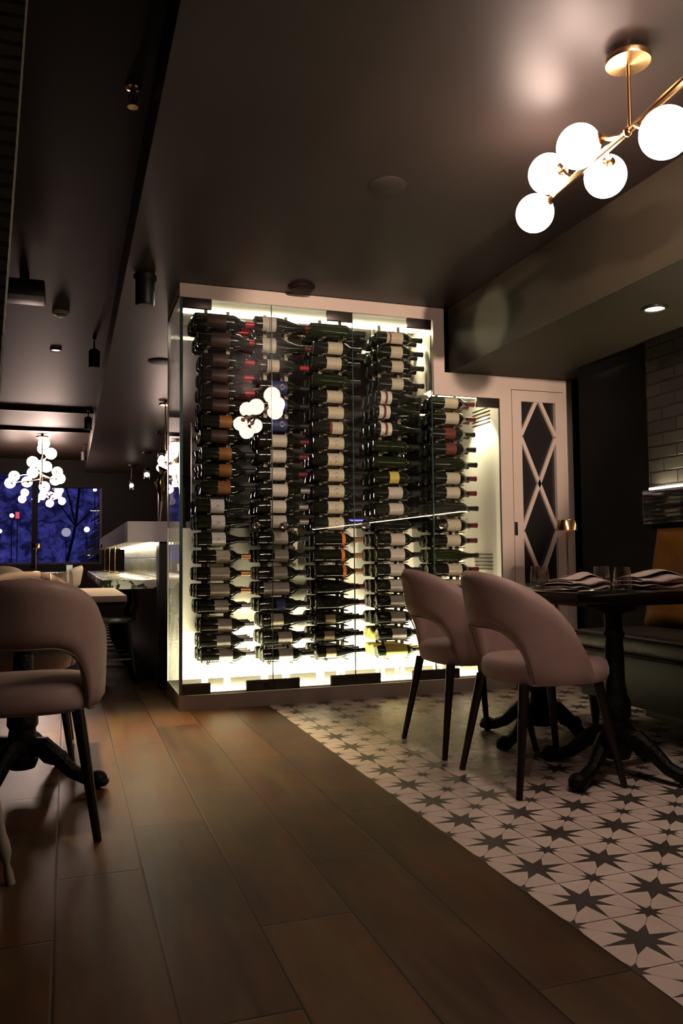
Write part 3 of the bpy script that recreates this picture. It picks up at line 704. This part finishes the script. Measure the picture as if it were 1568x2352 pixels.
# lantern pendants with bare bulbs over the far bar
for (lx, ly, lz, lab) in ((1.064, 14.691, 2.199, 'small glass lantern pendant, farthest of the three over the bar'), (1.162, 12.859, 2.213, 'small glass lantern pendant, middle of the three over the bar'), (1.161, 10.743, 2.221, 'small glass lantern pendant, nearest of the three over the bar')):
    p = Vector((lx, ly, lz))
    t = thing('lantern_pendant', lab, 'pendant lamp', (p.x, p.y, 0), 0, 'lantern pendants over the bar')
    B().lathe([(0, ZC), (.07, ZC), (.07, ZC-.02), (.02, ZC-.05), (0, ZC-.05)], (0, 0, 0), 'z', 16, cap=False).obj('canopy', BLACK, t)
    B().tube([(0, 0, ZC-.04), (0, 0, p.z+.10)], .006, 6).obj('rod', BLACK, t)
    B().lathe([(0, p.z+.11), (.03, p.z+.10), (.05, p.z+.06), (.045, p.z+.055), (0, p.z+.06)], (0, 0, 0), 'z', 16, cap=False).obj('cap', BLACK, t)
    B().lathe([(.05, p.z+.055), (.05, p.z-.07)], (0, 0, 0), 'z', 16, cap=False).obj('glass_shade', pane_mat('lantern_glass', (.95, .93, .9)), t)
    B().ball((0, 0, p.z), .036, u=14, v=10).obj('bulb', emit('bulb_glow', (1, .85, .68), 9), t)

# ------------------------------------------------------------------ ceiling fittings
def downlight(x, y, z, r, lab, glow=True):
    t = thing('downlight', lab, 'downlight', (x, y, z))
    B().lathe([(r*.72, -.001), (r*.74, -.010), (r*.95, -.012), (r, -.006), (r, 0)], (0, 0, 0), 'z', 28, cap=False).obj('trim_ring', pbr('downlight_ring', (.05, .04, .035), .4, metal=.5), t)
    B().lathe([(0, -.004), (r*.73, -.004)], (0, 0, 0), 'z', 28, cap=False).obj('lens', emit('lens_glow', (1, .86, .68), 5.0), t)
    l = bpy.data.lights.new('downlight_beam', 'SPOT'); l.energy = 9; l.color = (1, .80, .58); l.spot_size = 1.9; l.spot_blend = .8; l.shadow_soft_size = .03
    lo = bpy.data.objects.new('downlight_beam', l); C.objects.link(lo); lo.parent = t; lo.location = (0, 0, -.02)
    return t
downlight(2.772, 3.243, ZS, .065, 'recessed downlight in the low ceiling over the right-hand banquette')
downlight(-0.119, 7.645, ZL, .05, 'recessed downlight glowing in the dark ceiling at left')
def disc(x, y, z, r, h, lab, mat):
    return tag(B().lathe([(0, -h), (r*.8, -h), (r, -h*.4), (r, 0)], (x, y, z), 'z', 28, cap=False).obj('ceiling_speaker', mat), lab, 'ceiling speaker', 'round ceiling speakers')
disc(1.345, 3.264, ZC, .085, .008, 'round flush speaker in the middle of the dark ceiling', CEIL)
disc(1.352, 4.70, ZC, .085, .022, 'round dark speaker on the ceiling just above the wine cabinet', CEIL2)
disc(0.734, 6.85, ZC, .11, .012, 'round dark speaker on the ceiling left of the wine cabinet', CEIL2)
sp = thing('cylinder_spotlight', 'black cylinder spotlight on the ceiling left of the cabinet corner', 'spotlight', (0.415, 4.75, ZC))
B().lathe([(0, -.19), (.05, -.19), (.055, -.18), (.055, -.02), (.05, 0), (0, 0)], (0, 0, 0), 'z', 24, cap=False).obj('housing', BLACK, sp)
B().lathe([(.058, -.04), (.066, -.035), (.066, -.01), (.058, -.005)], (0, 0, 0), 'z', 24, cap=False).obj('collar', BLACK, sp)
sd = thing('smoke_detector', 'white domed smoke detector on the dark left ceiling', 'smoke detector', (-0.068, 6.44, ZL))
B().lathe([(0, -.045), (.025, -.043), (.03, -.03), (.055, -.026), (.062, -.012), (.062, 0)], (0, 0, 0), 'z', 28, cap=False).obj('body', pbr('white_plastic', (.62, .52, .47), .5), sd)
B().lathe([(.032, -.0335), (.05, -.0295)], (0, 0, 0), 'z', 28, cap=False).obj('sensor_slot', BLACK, sd)
sk = thing('fire_sprinkler', 'small pendant fire sprinkler with red bulb high on the left', 'sprinkler', (0.232, 3.24, ZL))
B().lathe([(.03, 0), (.03, -.006), (.012, -.012), (.012, -.03), (.008, -.035)], (0, 0, 0), 'z', 16, cap=False).obj('fitting', BRASS, sk)
B().tube([(.012, 0, -.03), (.016, 0, -.05), (.004, 0, -.072)], .003, 6).tube([(-.012, 0, -.03), (-.016, 0, -.05), (-.004, 0, -.072)], .003, 6).lathe([(.003, -.07), (.022, -.082), (.022, -.085), (0, -.086)], (0, 0, 0), 'z', 14, cap=False).obj('deflector', BRASS, sk)
B().tube([(0, 0, -.034), (0, 0, -.066)], .005, 8).obj('bulb', pbr('red_bulb', (.6, .03, .02), .2), sk)
pj = thing('ceiling_projector', 'black box unit under the dark ceiling at far left', 'projector', (-0.29, 5.7, ZL))
B().box(-.12, .13, -.12, .12, -.16, -.05, .012).obj('housing', BLACK, pj)
B().box(-.03, .03, -.03, .03, -.05, 0).obj('bracket', BLACK, pj)
for i, (y, x0, x1) in enumerate(((10.7, -1.6, .30), (12.35, -1.6, .30))):
    tr = thing('light_track', 'black light track across the left ceiling, ' + ('nearer one' if i == 0 else 'one by the chandelier'), 'light track', (0, y, ZL), 0, 'light tracks')
    B().box(x0, x1, -.02, .02, -.045, 0).obj('rail', BLACK, tr, smooth=False)
def track_head(x, y, lab):
    t = thing('track_spotlight', lab, 'spotlight', (x, y, ZL), 0, 'track spotlights')
    B().box(-.015, .015, -.06, .06, -.04, 0).obj('adapter', BLACK, t, smooth=False)
    B().tube([(0, 0, -.03), (0, 0, -.12)], .008, 8).obj('stem', BLACK, t)
    B().lathe([(0, -.27), (.045, -.27), (.048, -.13), (.03, -.11), (0, -.11)], (0, 0, 0), 'z', 18, cap=False).obj('housing', BLACK, t)
track_head(0.20, 7.1, 'black spotlight hanging beside the lower ceiling edge, nearest one')
track_head(0.23, 10.55, 'black spotlight hanging at the end of the nearer light track')
track_head(0.24, 13.9, 'black spotlight hanging near the dusk window')

# ------------------------------------------------------------------ chairs
def make_chair(label, loc, rz, group):
    t = thing('barrel_chair', label, 'chair', loc, rz, group)
    # upholstered back: a band wrapping round the seat, open below at the rear
    PHI = math.radians(118)
    def zt(u): return 0.455+0.385*(1-abs(u)**2.3)
    def zb(u):
        q = min(1.0, max(0.0, (abs(u)-.10)/.34)); return .405+.213*math.sqrt(max(0.0, 1-q**2.6))
    def pt(u, z, off=0.0):
        ph = u*PHI; lean = 0.075*(z-.40)/.43*(math.cos(ph*.75))
        rx = .222+lean+off; ry = .238+.012*(z-.4)/.43+off
        return Vector((-math.cos(ph)*rx-.005, math.sin(ph)*ry, z))
    NU, NV = 121, 9; TH = 0.036
    b = B(); outer, inner = [], []
    for i in range(NU):
        u = -1+2*i/(NU-1); a, c = zb(u), zt(u)
        o_, n_ = [], []
        for j in range(NV):
            s_ = j/(NV-1); z = lerp(a, c, s_)
            e = TH/2*math.sqrt(max(0.0, 1-(2*s_-1)**6))          # rounded rims
            o_.append(b.bm.verts.new(pt(u, z, e))); n_.append(b.bm.verts.new(pt(u, z, -e-.0005)))
        outer.append(o_); inner.append(n_)
    for i in range(NU-1):
        for j in range(NV-1):
            b.bm.faces.new((outer[i][j], outer[i+1][j], outer[i+1][j+1], outer[i][j+1]))
            b.bm.faces.new((inner[i][j], inner[i][j+1], inner[i+1][j+1], inner[i+1][j]))
        b.bm.faces.new((outer[i][0], inner[i][0], inner[i+1][0], outer[i+1][0]))
        b.bm.faces.new((outer[i][-1], outer[i+1][-1], inner[i+1][-1], inner[i][-1]))
    for i in (0, NU-1):
        for j in range(NV-1):
            b.bm.faces.new((outer[i][j], outer[i][j+1], inner[i][j+1], inner[i][j]))
    b.obj('backrest', PINK, t, angle=1.3)
    p = B()
    p.tube([pt(-.5+1.0*i/120, zb(-.5+1.0*i/120)+.001, .013) for i in range(121)], .0035, 6)
    p.obj('piping', PIPE, t)
    # seat: rounded cushion
    def seat(u, v):
        a = u*2*PI; ca, sa = math.cos(a), math.sin(a)
        ex = abs(ca)**.72*(1 if ca >= 0 else -1); ey = abs(sa)**.72*(1 if sa >= 0 else -1)
        prof = [(0.0, .398), (.88, .398), (.965, .405), (1.0, .428), (1.0, .452), (.97, .478), (.88, .492), (.5, .498), (0.0, .50)]
        f = v*(len(prof)-1); i = min(int(f), len(prof)-2); q = f-i
        r_ = lerp(prof[i][0], prof[i+1][0], q); z = lerp(prof[i][1], prof[i+1][1], q)
        return Vector((.03+ex*.235*r_, ey*.225*r_, z))
    B().grid(seat, 49, 17).obj('seat', SEATW, t, angle=1.3)
    for sx_ in (-1, 1):
        for sy_ in (-1, 1):
            B().tube([(sx_*.165, sy_*.165, .405), (sx_*.232, sy_*.227, 0.0)], [.021, .0125], 14).obj('leg', LEGB, t)
    return t
G1 = 'blush barrel chairs at the right table'; G2 = 'blush barrel chairs at the left table'
ch = make_chair('blush barrel chair at the right table, nearer the camera', (1.812, 2.868, 0), 0, G1)
copy_tree(ch, 'blush barrel chair at the right table, nearer the wine cabinet', (1.812, 3.487, 0), 0, G1)
copy_tree(ch, 'blush barrel chair at left, its back turned to the camera', (-0.128, 2.965, 0), math.radians(90), G2)
copy_tree(ch, 'blush barrel chair across the left table, seen through the near chair', (-0.20, 4.06, 0), math.radians(-90), G2)
GF = 'barrel chairs at the far tables'
copy_tree(ch, 'far barrel chair beside the bar counter end', (-0.17, 8.2, 0), math.radians(172), GF)
copy_tree(ch, 'far barrel chair at the left edge by the window', (-0.62, 8.9, 0), math.radians(90), GF)

# ------------------------------------------------------------------ tables
def pedestal(x, y, zt_, parent, rot=0.35, h=0.74):
    c = B().lathe([(0, 0.07), (.05, .07), (.062, .10), (.058, .13), (.050, .17), (.054, .20), (.050, .225), (.060, .24), (.058, .30), (.044, .33), (.046, .345), (.040, .36), (.038, .50), (.034, zt_-.14), (.044, zt_-.12), (.036, zt_-.10), (.036, zt_-.035), (.09, zt_-.02), (.09, zt_), (0, zt_)], (x, y, 0), 'z', 20, cap=False).obj('pedestal_column', IRON, parent)
    for k in range(4):
        a = rot+k*PI/2; d = Vector((math.cos(a), math.sin(a), 0)); o = Vector((x, y, 0))
        pts = [o+d*.03+Vector((0, 0, .15)), o+d*.09+Vector((0, 0, .155)), o+d*.15+Vector((0, 0, .115)), o+d*.21+Vector((0, 0, .062)), o+d*.27+Vector((0, 0, .038)), o+d*.315+Vector((0, 0, .034))]
        f = B().tube(pts, [.042, .040, .033, .028, .027, .03], 10)
        f.ball(o+d*.315+Vector((0, 0, .034)), .036, (1.1, 1.1, .94), 14, 8)
        for q in (-.35, 0, .35):
            dd = Vector((math.cos(a+q), math.sin(a+q), 0)); f.ball(o+d*.315+dd*.028+Vector((0, 0, .024)), .017, u=8, v=6)
        for m_ in range(5):
            f.ball(o+d*(.06+.035*m_)+Vector((0, 0, .178-.022*m_-.0*m_)), .014, u=8, v=6)
        f.obj('claw_foot', IRON, parent)
tb = thing('dining_table', 'dark gloss dining table on two black iron pedestals at right', 'table', (0, 0, 0))
B().box(1.838, 2.56, 2.62, 3.78, 0.708, 0.75, .004).obj('table_top', TABLE, tb)
B().box(1.95, 2.45, 2.72, 3.68, 0.690, 0.708).obj('under_frame', BLACK, tb, smooth=False)
pedestal(2.135, 2.80, 0.69, tb, .45); pedestal(2.20, 3.46, 0.69, tb, .45)
t2 = thing('dining_table', 'tan-topped dining table on a black iron pedestal at left', 'table', (0, 0, 0))
B().box(-0.55, 0.232, 3.43, 4.35, 0.722, 0.75, .004).obj('table_top', TABLE2, t2)
B().box(-0.54, 0.222, 3.44, 4.34, 0.66, 0.722).obj('apron', BLACK, t2, smooth=False)
pedestal(-0.165, 3.50, 0.66, t2, -.45)
t3 = thing('dining_table', 'far dining table standing before the dusk window', 'table', (0, 0, 0))
B().box(-0.85, 0.0, 9.3, 10.1, 0.722, 0.75, .004).obj('table_top', TABLE2, t3)
pedestal(-0.42, 9.7, 0.722, t3, .2)

def tumbler(loc, lab, grp):
    b = B().lathe([(0, .001), (.034, .001), (.037, .006), (.036, .03), (.034, .06), (.031, .096), (.0290, .096), (.0315, .06), (.0335, .03), (.033, .022), (0, .020)], (0, 0, 0), 'z', 72, cap=False)
    for v in b.bm.verts:                                            # fluted sides
        f = 1+.035*math.cos(math.atan2(v.co.y, v.co.x)*18)*sstep(.004, .02, v.co.z)*(1-sstep(.08, .094, v.co.z)); v.co.x *= f; v.co.y *= f
    return tag(b.obj('tumbler', DRINK, angle=1.2), lab, 'glass', grp)
def put(o, loc): o.location = loc; return o
gA = 'tumblers on the right table'
g0 = put(tumbler(0, 'clear tumbler on the right table beside the folded napkin, left one', gA), (2.10, 3.30, .75))
put(copy_tree(g0, 'clear tumbler on the right table, left of the touching pair', (0, 0, 0)), (2.255, 3.03, .75))
put(copy_tree(g0, 'clear tumbler on the right table, right of the touching pair', (0, 0, 0)), (2.185, 2.80, .75))
put(copy_tree(g0, 'clear tumbler on the right table, close behind the left tumbler', (0, 0, 0)), (2.17, 3.38, .75))
gB = 'tumblers on the left table'
put(copy_tree(g0, 'clear tumbler on the left table behind the pale napkin', (0, 0, 0), group=gB), (-0.075, 3.62, .75))
put(copy_tree(g0, 'clear tumbler on the left table, right of the napkin tumbler', (0, 0, 0), group=gB), (-0.01, 3.86, .75))
put(copy_tree(g0, 'clear tumbler at the left edge of the left table', (0, 0, 0), group=gB), (-0.33, 3.70, .75))

def napkin(loc, rz, lab, grp, L=.20, W=.15, H=.055, seed=1):
    rnd = random.Random(seed); b = B()
    # a cloth folded in three, laid with a bulging fold at one end
    prof = []
    layers = 4
    for k in range(layers):
        z = .006+k*H/layers; w0, w1 = -W/2+.012*k, W/2-.010*k
        seq = [(w0, z), (lerp(w0, w1, .3), z+.006), (lerp(w0, w1, .7), z+.004), (w1, z)]
        if k % 2: seq = seq[::-1]
        prof += seq
        if k < layers-1:
            e = seq[-1]; prof.append((e[0]+(.012 if not k % 2 else -.012), z+H/layers*.5))
    def fn(u, v):
        f = v*(len(prof)-1); i = min(int(f), len(prof)-2); q = f-i
        y = lerp(prof[i][0], prof[i+1][0], q); z = lerp(prof[i][1], prof[i+1][1], q)
        x = (u-.5)*L*(1+.06*math.sin(z*90))
        taper = 1-.22*abs(2*u-1)**3
        return Vector((x, y*(.9+.12*math.sin(u*5+1)), .004+(z+.008*math.sin(u*7+z*60))*taper))
    b.grid(fn, 15, len(prof)*2)
    o = b.obj('napkin', NAPK, angle=2.5); o.location = loc; o.rotation_euler.z = rz
    md = o.modifiers.new('thick', 'SOLIDIFY'); md.thickness = .004; md.offset = 0
    sb = o.modifiers.new('soft', 'SUBSURF'); sb.levels = 1; sb.render_levels = 1
    return tag(o, lab, 'napkin', grp)
gN = 'folded linen napkins'
napkin((2.045, 2.90, .751), .25, 'folded linen napkin on the right table, left of the tumbler pair', gN, .24, .16, .06)
napkin((2.43, 2.90, .751), .12, 'folded linen napkin at the right end of the right table', gN, .30, .17, .075, 2)
napkin((2.42, 3.42, .751), .5, 'folded linen napkin behind the tumbler pair on the right table', gN, .2, .15, .05, 3)
napkin((-0.17, 3.60, .751), .1, 'pale folded napkin on the left table', gN, .24, .18, .07, 4)
kn = tag(B().tube([(0, 0, .004), (.09, 0, .005), (.10, 0, .005)], [.005, .005, .004], 6).prism([(.10, -.008), (.20, -.011), (.215, .004), (.10, .006)], 'z', .003, .006).obj('table_knife', pbr('polished_steel', (.6, .55, .5), .15, metal=1)), 'steel table knife on the edge of the right table', 'knife')
kn.location = (1.90, 2.70, .75); kn.rotation_euler.z = .35

def table_lamp(loc, lab, grp, light=1.2):
    t = thing('table_lamp', lab, 'table lamp', loc, 0, grp)
    B().lathe([(0, .001), (.05, .001), (.05, .012), (.012, .018), (0, .018)], (0, 0, 0), 'z', 28, cap=False).obj('base', BRASS, t)
    B().lathe([(.0045, .017), (.0045, .18), (.006, .23), (.012, .278)], (0, 0, 0), 'z', 14, cap=False).obj('stem', BRASS, t)
    B().lathe([(.0, .331), (.043, .331), (.046, .328), (.056, .276), (.054, .276), (.044, .325), (0, .327)], (0, 0, 0), 'z', 32, cap=False).obj('lamp_shade', BRASS, t)
    B().lathe([(.014, .281), (.050, .2805)], (0, 0, 0), 'z', 24, cap=False).obj('light_ring', emit('lamp_ring_glow', (1, .58, .36), 14), t)
    return t
lp = table_lamp((2.470, 3.60, .75), 'slim brass table lamp with a lit shade on the right table', 'slim brass table lamps')
for (x, y, z, lab) in ((.46, 8.6, .75, 'slim brass table lamp on the bar counter, nearest of three'), (.44, 9.3, .75, 'slim brass table lamp on the bar counter, middle of three'), (.42, 10.0, .75, 'slim brass table lamp on the bar counter, farthest of three'), (-0.34, 9.75, .75, 'slim brass table lamp on the far table')):
    copy_tree(lp, lab, (x, y, z))
tag(B().lathe([(0, .001), (.03, .001), (.034, .08), (.030, .085), (0, .06)], (0.02, 9.5, .75), 'z', 16, cap=False).obj('candle_cup', emit('candle_glow', (.9, .95, .75), .45)), 'pale glowing candle cup at the far table', 'candle')

# ------------------------------------------------------------------ banquette on the right
bq = thing('banquette', 'long banquette with dark green seat and mustard tufted back at right', 'banquette', (0, 0, 0))
B().box(2.63, 3.12, -0.6, 3.74, .15, .395, .01).obj('seat_base', pbr('dark_base_leather', (.009, .009, .006), .5, spec=.25), bq)
B().box(2.60, 3.10, -0.6, 3.76, .395, .50, .035, 4).obj('seat_cushion', LEATH, bq)
pp = B().tube([(2.603, -0.6, .487), (2.603, 3.75, .487)], .006, 8).tube([(2.603, -0.6, .405), (2.603, 3.75, .405)], .006, 8)
pp.obj('piping', LEATH, bq)
B().box(3.05, 3.168, -0.6, 3.74, 0, .15).obj('plinth', BLACK, bq, smooth=False)
B().box(3.03, 3.05, -0.6, 3.40, 0, .05).obj('kick_strip', pbr('steel_kick', (.25, .25, .22), .3, metal=.8), bq, smooth=False)
for y in (3.66, 2.2, 0.7):
    B().lathe([(.016, 0), (.034, .15)], (2.66, y, 0), 'z', 16, cap=True).obj('leg', LEGB, bq)
# mustard back, sloping end, diamond tufts
def backf(u, v):
    y = lerp(-0.6, lerp(3.79, 3.68, v), u); z = lerp(.49, 1.06, v)
    tuft = .5+.5*math.cos((y/.24+z/.2)*PI)*1.0; tuft2 = .5+.5*math.cos((y/.24-z/.2)*PI)
    edge = min(1.0, (1-u)*40, v*8, (1-v)*8)
    return Vector((3.105-.065*edge**.5-.014*max(tuft, tuft2)*edge+.05*v*.6, y, z))
bk = B().grid(backf, 150, 25)
bk.obj('back_cushion', MUST, bq, angle=2.0)
B().box(3.10, 3.168, -0.6, 3.74, .40, 1.06).obj('back_board', DARKW, bq, smooth=False)
B().box(3.06, 3.168, -0.6, 3.73, 1.065, 1.255, .006).obj('mirror_panel', SMOKE, bq)
B().box(3.085, 3.135, -0.6, 3.70, 1.257, 1.268).obj('led_strip', emit('cove_glow', (1, .84, .60), 34), bq, smooth=False)

# ------------------------------------------------------------------ bar behind the cabinet
br = thing('bar_counter', 'long bar with pale raised ledge over a lit marbled counter', 'bar', (0, 0, 0))
LEDGE = pbr('pale_ledge_paint', (0.46, 0.40, 0.38), 0.5, noise=.04, scale=4)
B().prism([(.385, 5.66), (2.75, 5.66), (2.75, 6.2), (.86, 6.2), (.86, 10.7), (.385, 10.7)], 'z', 1.015, 1.155).obj('ledge', LEDGE, br, smooth=False)
B().box(.235, .62, 5.86, 10.4, .685, .75, .006).obj('counter', marble_mat(), br)
tile = brick_mat('glazed_tile', (0.42, 0.42, 0.36), (0.52, 0.50, 0.43), (0.2, 0.18, 0.15), 0.62, 0.13, 0.12, 'yz', .3)
B().box(.60, .66, 5.87, 9.3, .75, 1.015).obj('backsplash', tile, br, smooth=False)
B().box(.60, .70, 5.68, 5.86, 0, 1.015).obj('end_wall', pbr('bar_dark', (.022, .018, .016), .5), br, smooth=False)
B().box(.62, .70, 5.86, 10.4, 0, .75).obj('bar_front', pbr('bar_dark', (.022, .018, .016), .5), br, smooth=False)
B().box(.70, 2.7, 5.72, 5.80, 0, 1.015).obj('rear_panel', pbr('bar_dark', (.022, .018, .016), .5), br, smooth=False)
B().box(.560, .585, 5.9, 9.3, 1.003, 1.014).obj('led_strip', emit('bar_led_glow', (1, .90, .62), 45), br, smooth=False)
# stools tucked under the counter
def stool(loc, lab):
    t = thing('bar_stool', lab, 'stool', loc, 0, 'black stools along the bar')
    B().lathe([(0, .44), (.17, .44), (.185, .455), (.185, .475), (.16, .49), (0, .492)], (0, 0, 0), 'z', 24, cap=False).obj('seat', LEATH, t)
    for sx_ in (-1, 1):
        for sy_ in (-1, 1):
            B().tube([(sx_*.12, sy_*.12, .44), (sx_*.17, sy_*.17, 0)], [.014, .011], 8).obj('leg', BLACK, t)
    for sy_ in (-1, 1):
        B().tube([(-.15, sy_*.15, .18), (.15, sy_*.15, .18)], .007, 8).obj('footrest', pbr('steel_rail', (.3, .3, .28), .25, metal=.9), t)
    bb = B()
    for sy_ in (-.12, -.04, .04, .12):
        bb.tube([(.15, sy_, .46), (.185, sy_, .56), (.17, sy_*1.1, .66), (.13, sy_*1.15, .70)], .008, 6)
    bb.obj('back_spindles', BLACK, t)
    return t
st0 = stool((.30, 6.15, 0), 'black stool at the bar, nearest the wine cabinet')
for k, wd in enumerate(('second', 'third', 'fourth', 'fifth', 'sixth')):
    copy_tree(st0, f'black stool at the bar, {wd} from the wine cabinet', (.30, 6.15+.62*(k+1), 0))
# swordfish sculpture standing bill-down on the ledge
sf = thing('swordfish_sculpture', 'brass swordfish sculpture standing bill down on the bar ledge', 'sculpture', (0.652, 6.1, 1.155))
GOLD = pbr('polished_brass', (.62, .42, .18), .18, metal=1.0)
B().tube([(-.005, 0, 0), (.004, 0, .10), (.012, 0, .19)], [.005, .007, .011], 8).obj('bill', pbr('pale_bill', (.75, .6, .42), .3, metal=.6), sf)
B().tube([(.010, 0, .17), (.012, 0, .21), (.010, 0, .26), (.004, 0, .31), (.008, 0, .35), (.03, 0, .385), (.05, 0, .395)], [.012, .024, .034, .032, .024, .014, .010], 14).obj('body', GOLD, sf)
B().prism([(.03, .375), (-.02, .44), (-.012, .39), (.03, .36), (.06, .38), (.10, .385), (.15, .42), (.12, .37), (.06, .355)], 'y', -.006, .006).obj('tail_fin', GOLD, sf, smooth=False)
B().prism([(-.022, .25), (-.05, .31), (-.02, .33)], 'y', -.004, .004).obj('dorsal_fin', GOLD, sf, smooth=False)
# bar-back panel and stemware behind the cabinet
tag(B().box(.86, 1.12, 8.2, 8.3, 1.16, 1.62, .01).obj('wood_panel', WOODP), 'dark brown upright wood panel behind the swordfish sculpture', 'panel')
bs = thing('back_bar_shelf', 'dark back bar shelving seen through the wine cabinet', 'shelf', (0, 0, 0))
B().box(1.2, 3.3, 8.0, 8.35, 0, 1.0).obj('cupboard', WOODP, bs, smooth=False)
B().box(1.2, 3.3, 8.30, 8.36, 1.0, 2.3).obj('back_board', pbr('backbar_board', (.16, .13, .12), .5), bs, smooth=False)
B().box(1.2, 3.3, 8.05, 8.30, 1.30, 1.33).obj('shelf_board', WOODP, bs, smooth=False)
B().box(2.02, 2.20, 8.26, 8.29, 1.275, 1.30).box(2.78, 3.10, 8.26, 8.29, 1.275, 1.30).obj('blue_led', emit('blue_led_glow', (.15, .12, 1), 4), bs, smooth=False)
WG = pane_mat('stemware_glass', (.9, .9, .9), .09)
def stem(loc, lab):
    return put(tag(B().lathe([(0, 0), (.032, .001), (.004, .006), (.0035, .07), (.02, .09), (.032, .12), (.028, .165)], (0, 0, 0), 'z', 20, cap=False).obj('wine_glass', WG), lab, 'wine glass', 'wine glasses on the bar ledge'), loc)
sm = stem((1.02, 5.80, 1.155), 'empty wine glass on the bar ledge behind the second bottle column')
for k in range(4):
    put(copy_tree(sm, 'empty wine glass on the bar ledge behind the second bottle column', (0, 0, 0)), (1.09+.075*k, 5.80+.03*(k % 2), 1.155))

# ------------------------------------------------------------------ turned pale leg of a stool at the left edge
ts = thing('turned_stool', 'pale turned-leg stool cut off by the left edge of the photo', 'stool', (0, 0, 0))
def turned(p0, p1):
    n = 22; pts = []; rr = []
    p0, p1 = Vector(p0), Vector(p1)
    for i in range(n+1):
        s_ = i/n; pts.append(p0.lerp(p1, s_))
        r_ = .013+.006*s_
        if i in (2,): r_ = .008
        if i in (3, 4): r_ = .019
        if 12 <= i <= 13: r_ = .022
        if i in (14,): r_ = .012
        if 16 <= i <= 17: r_ = .026
        rr.append(r_)
    return B().tube(pts, rr, 14)
PALE = pbr('pale_turned_wood', (.36, .33, .24), .4, spec=.5)
turned((-.142, 2.46, 0), (-.262, 2.50, .60)).obj('leg', PALE, ts)
turned((-.60, 2.46, 0), (-.50, 2.50, .60)).obj('leg', PALE, ts)
turned((-.22, 2.80, 0), (-.30, 2.70, .60)).obj('leg', PALE, ts)
turned((-.60, 2.80, 0), (-.50, 2.70, .60)).obj('leg', PALE, ts)
B().lathe([(0, .60), (.15, .60), (.16, .615), (.155, .64), (0, .645)], (-.385, 2.58, 0), 'z', 28, cap=False).obj('seat', PALE, ts)

# ------------------------------------------------------------------ added fill spots without fixtures, plus the cylinder spotlight's beams
def added_ceiling_spot(x, y, z, e, size=1.6):
    l = bpy.data.lights.new('added_ceiling_fill', 'SPOT'); l.energy = e; l.color = (1, .74, .54); l.spot_size = size; l.spot_blend = .9; l.shadow_soft_size = .05
    lo = bpy.data.objects.new('added_ceiling_fill', l); C.objects.link(lo); lo.location = (x, y, z)
added_ceiling_spot(-0.5, 4.6, ZL-.02, 15); added_ceiling_spot(-0.2, 9.0, ZL-.02, 10)  # two added fill lights over the left side, no lamps there
def aim(name, p, q, e, size, col=(1, .74, .58), blend=.6, parent=None):
    l = bpy.data.lights.new(name, 'SPOT'); l.energy = e; l.color = col; l.spot_size = size; l.spot_blend = blend; l.shadow_soft_size = .04
    lo = bpy.data.objects.new(name, l); C.objects.link(lo); lo.location = p
    lo.rotation_euler = (Vector(q)-Vector(p)).to_track_quat('-Z', 'Y').to_euler()
aim('added_fill_spot', (0.7, -1.2, 2.15), (2.15, YF, 2.0), 1100, .45, (1, .72, .58), .35)  # added unseen spot behind the camera, brightens the cabinet front
aim('added_fill_spot', (0.1, 0.3, ZC-.05), (1.70, 3.1, .62), 26, .42, (1, .70, .60))  # added unseen spot, lifts the chairs at the right table
aim('cylinder_side_beam', (0.43, 4.70, ZC-.19), (2.42, 4.28, 2.32), 230, .22, (1, .9, .66), .4)
aim('added_fill_spot', (-1.0, 2.4, ZL-.05), (1.0, 5.66, 1.08), 170, .35, (1, .80, .74))  # added spot with no fixture, brightens the bar ledge
aim('cylinder_spot_beam', (0.415, 4.75, ZC-.20), (0.38, 3.95, 0), 470, .95, (1, .72, .36), 1.0)
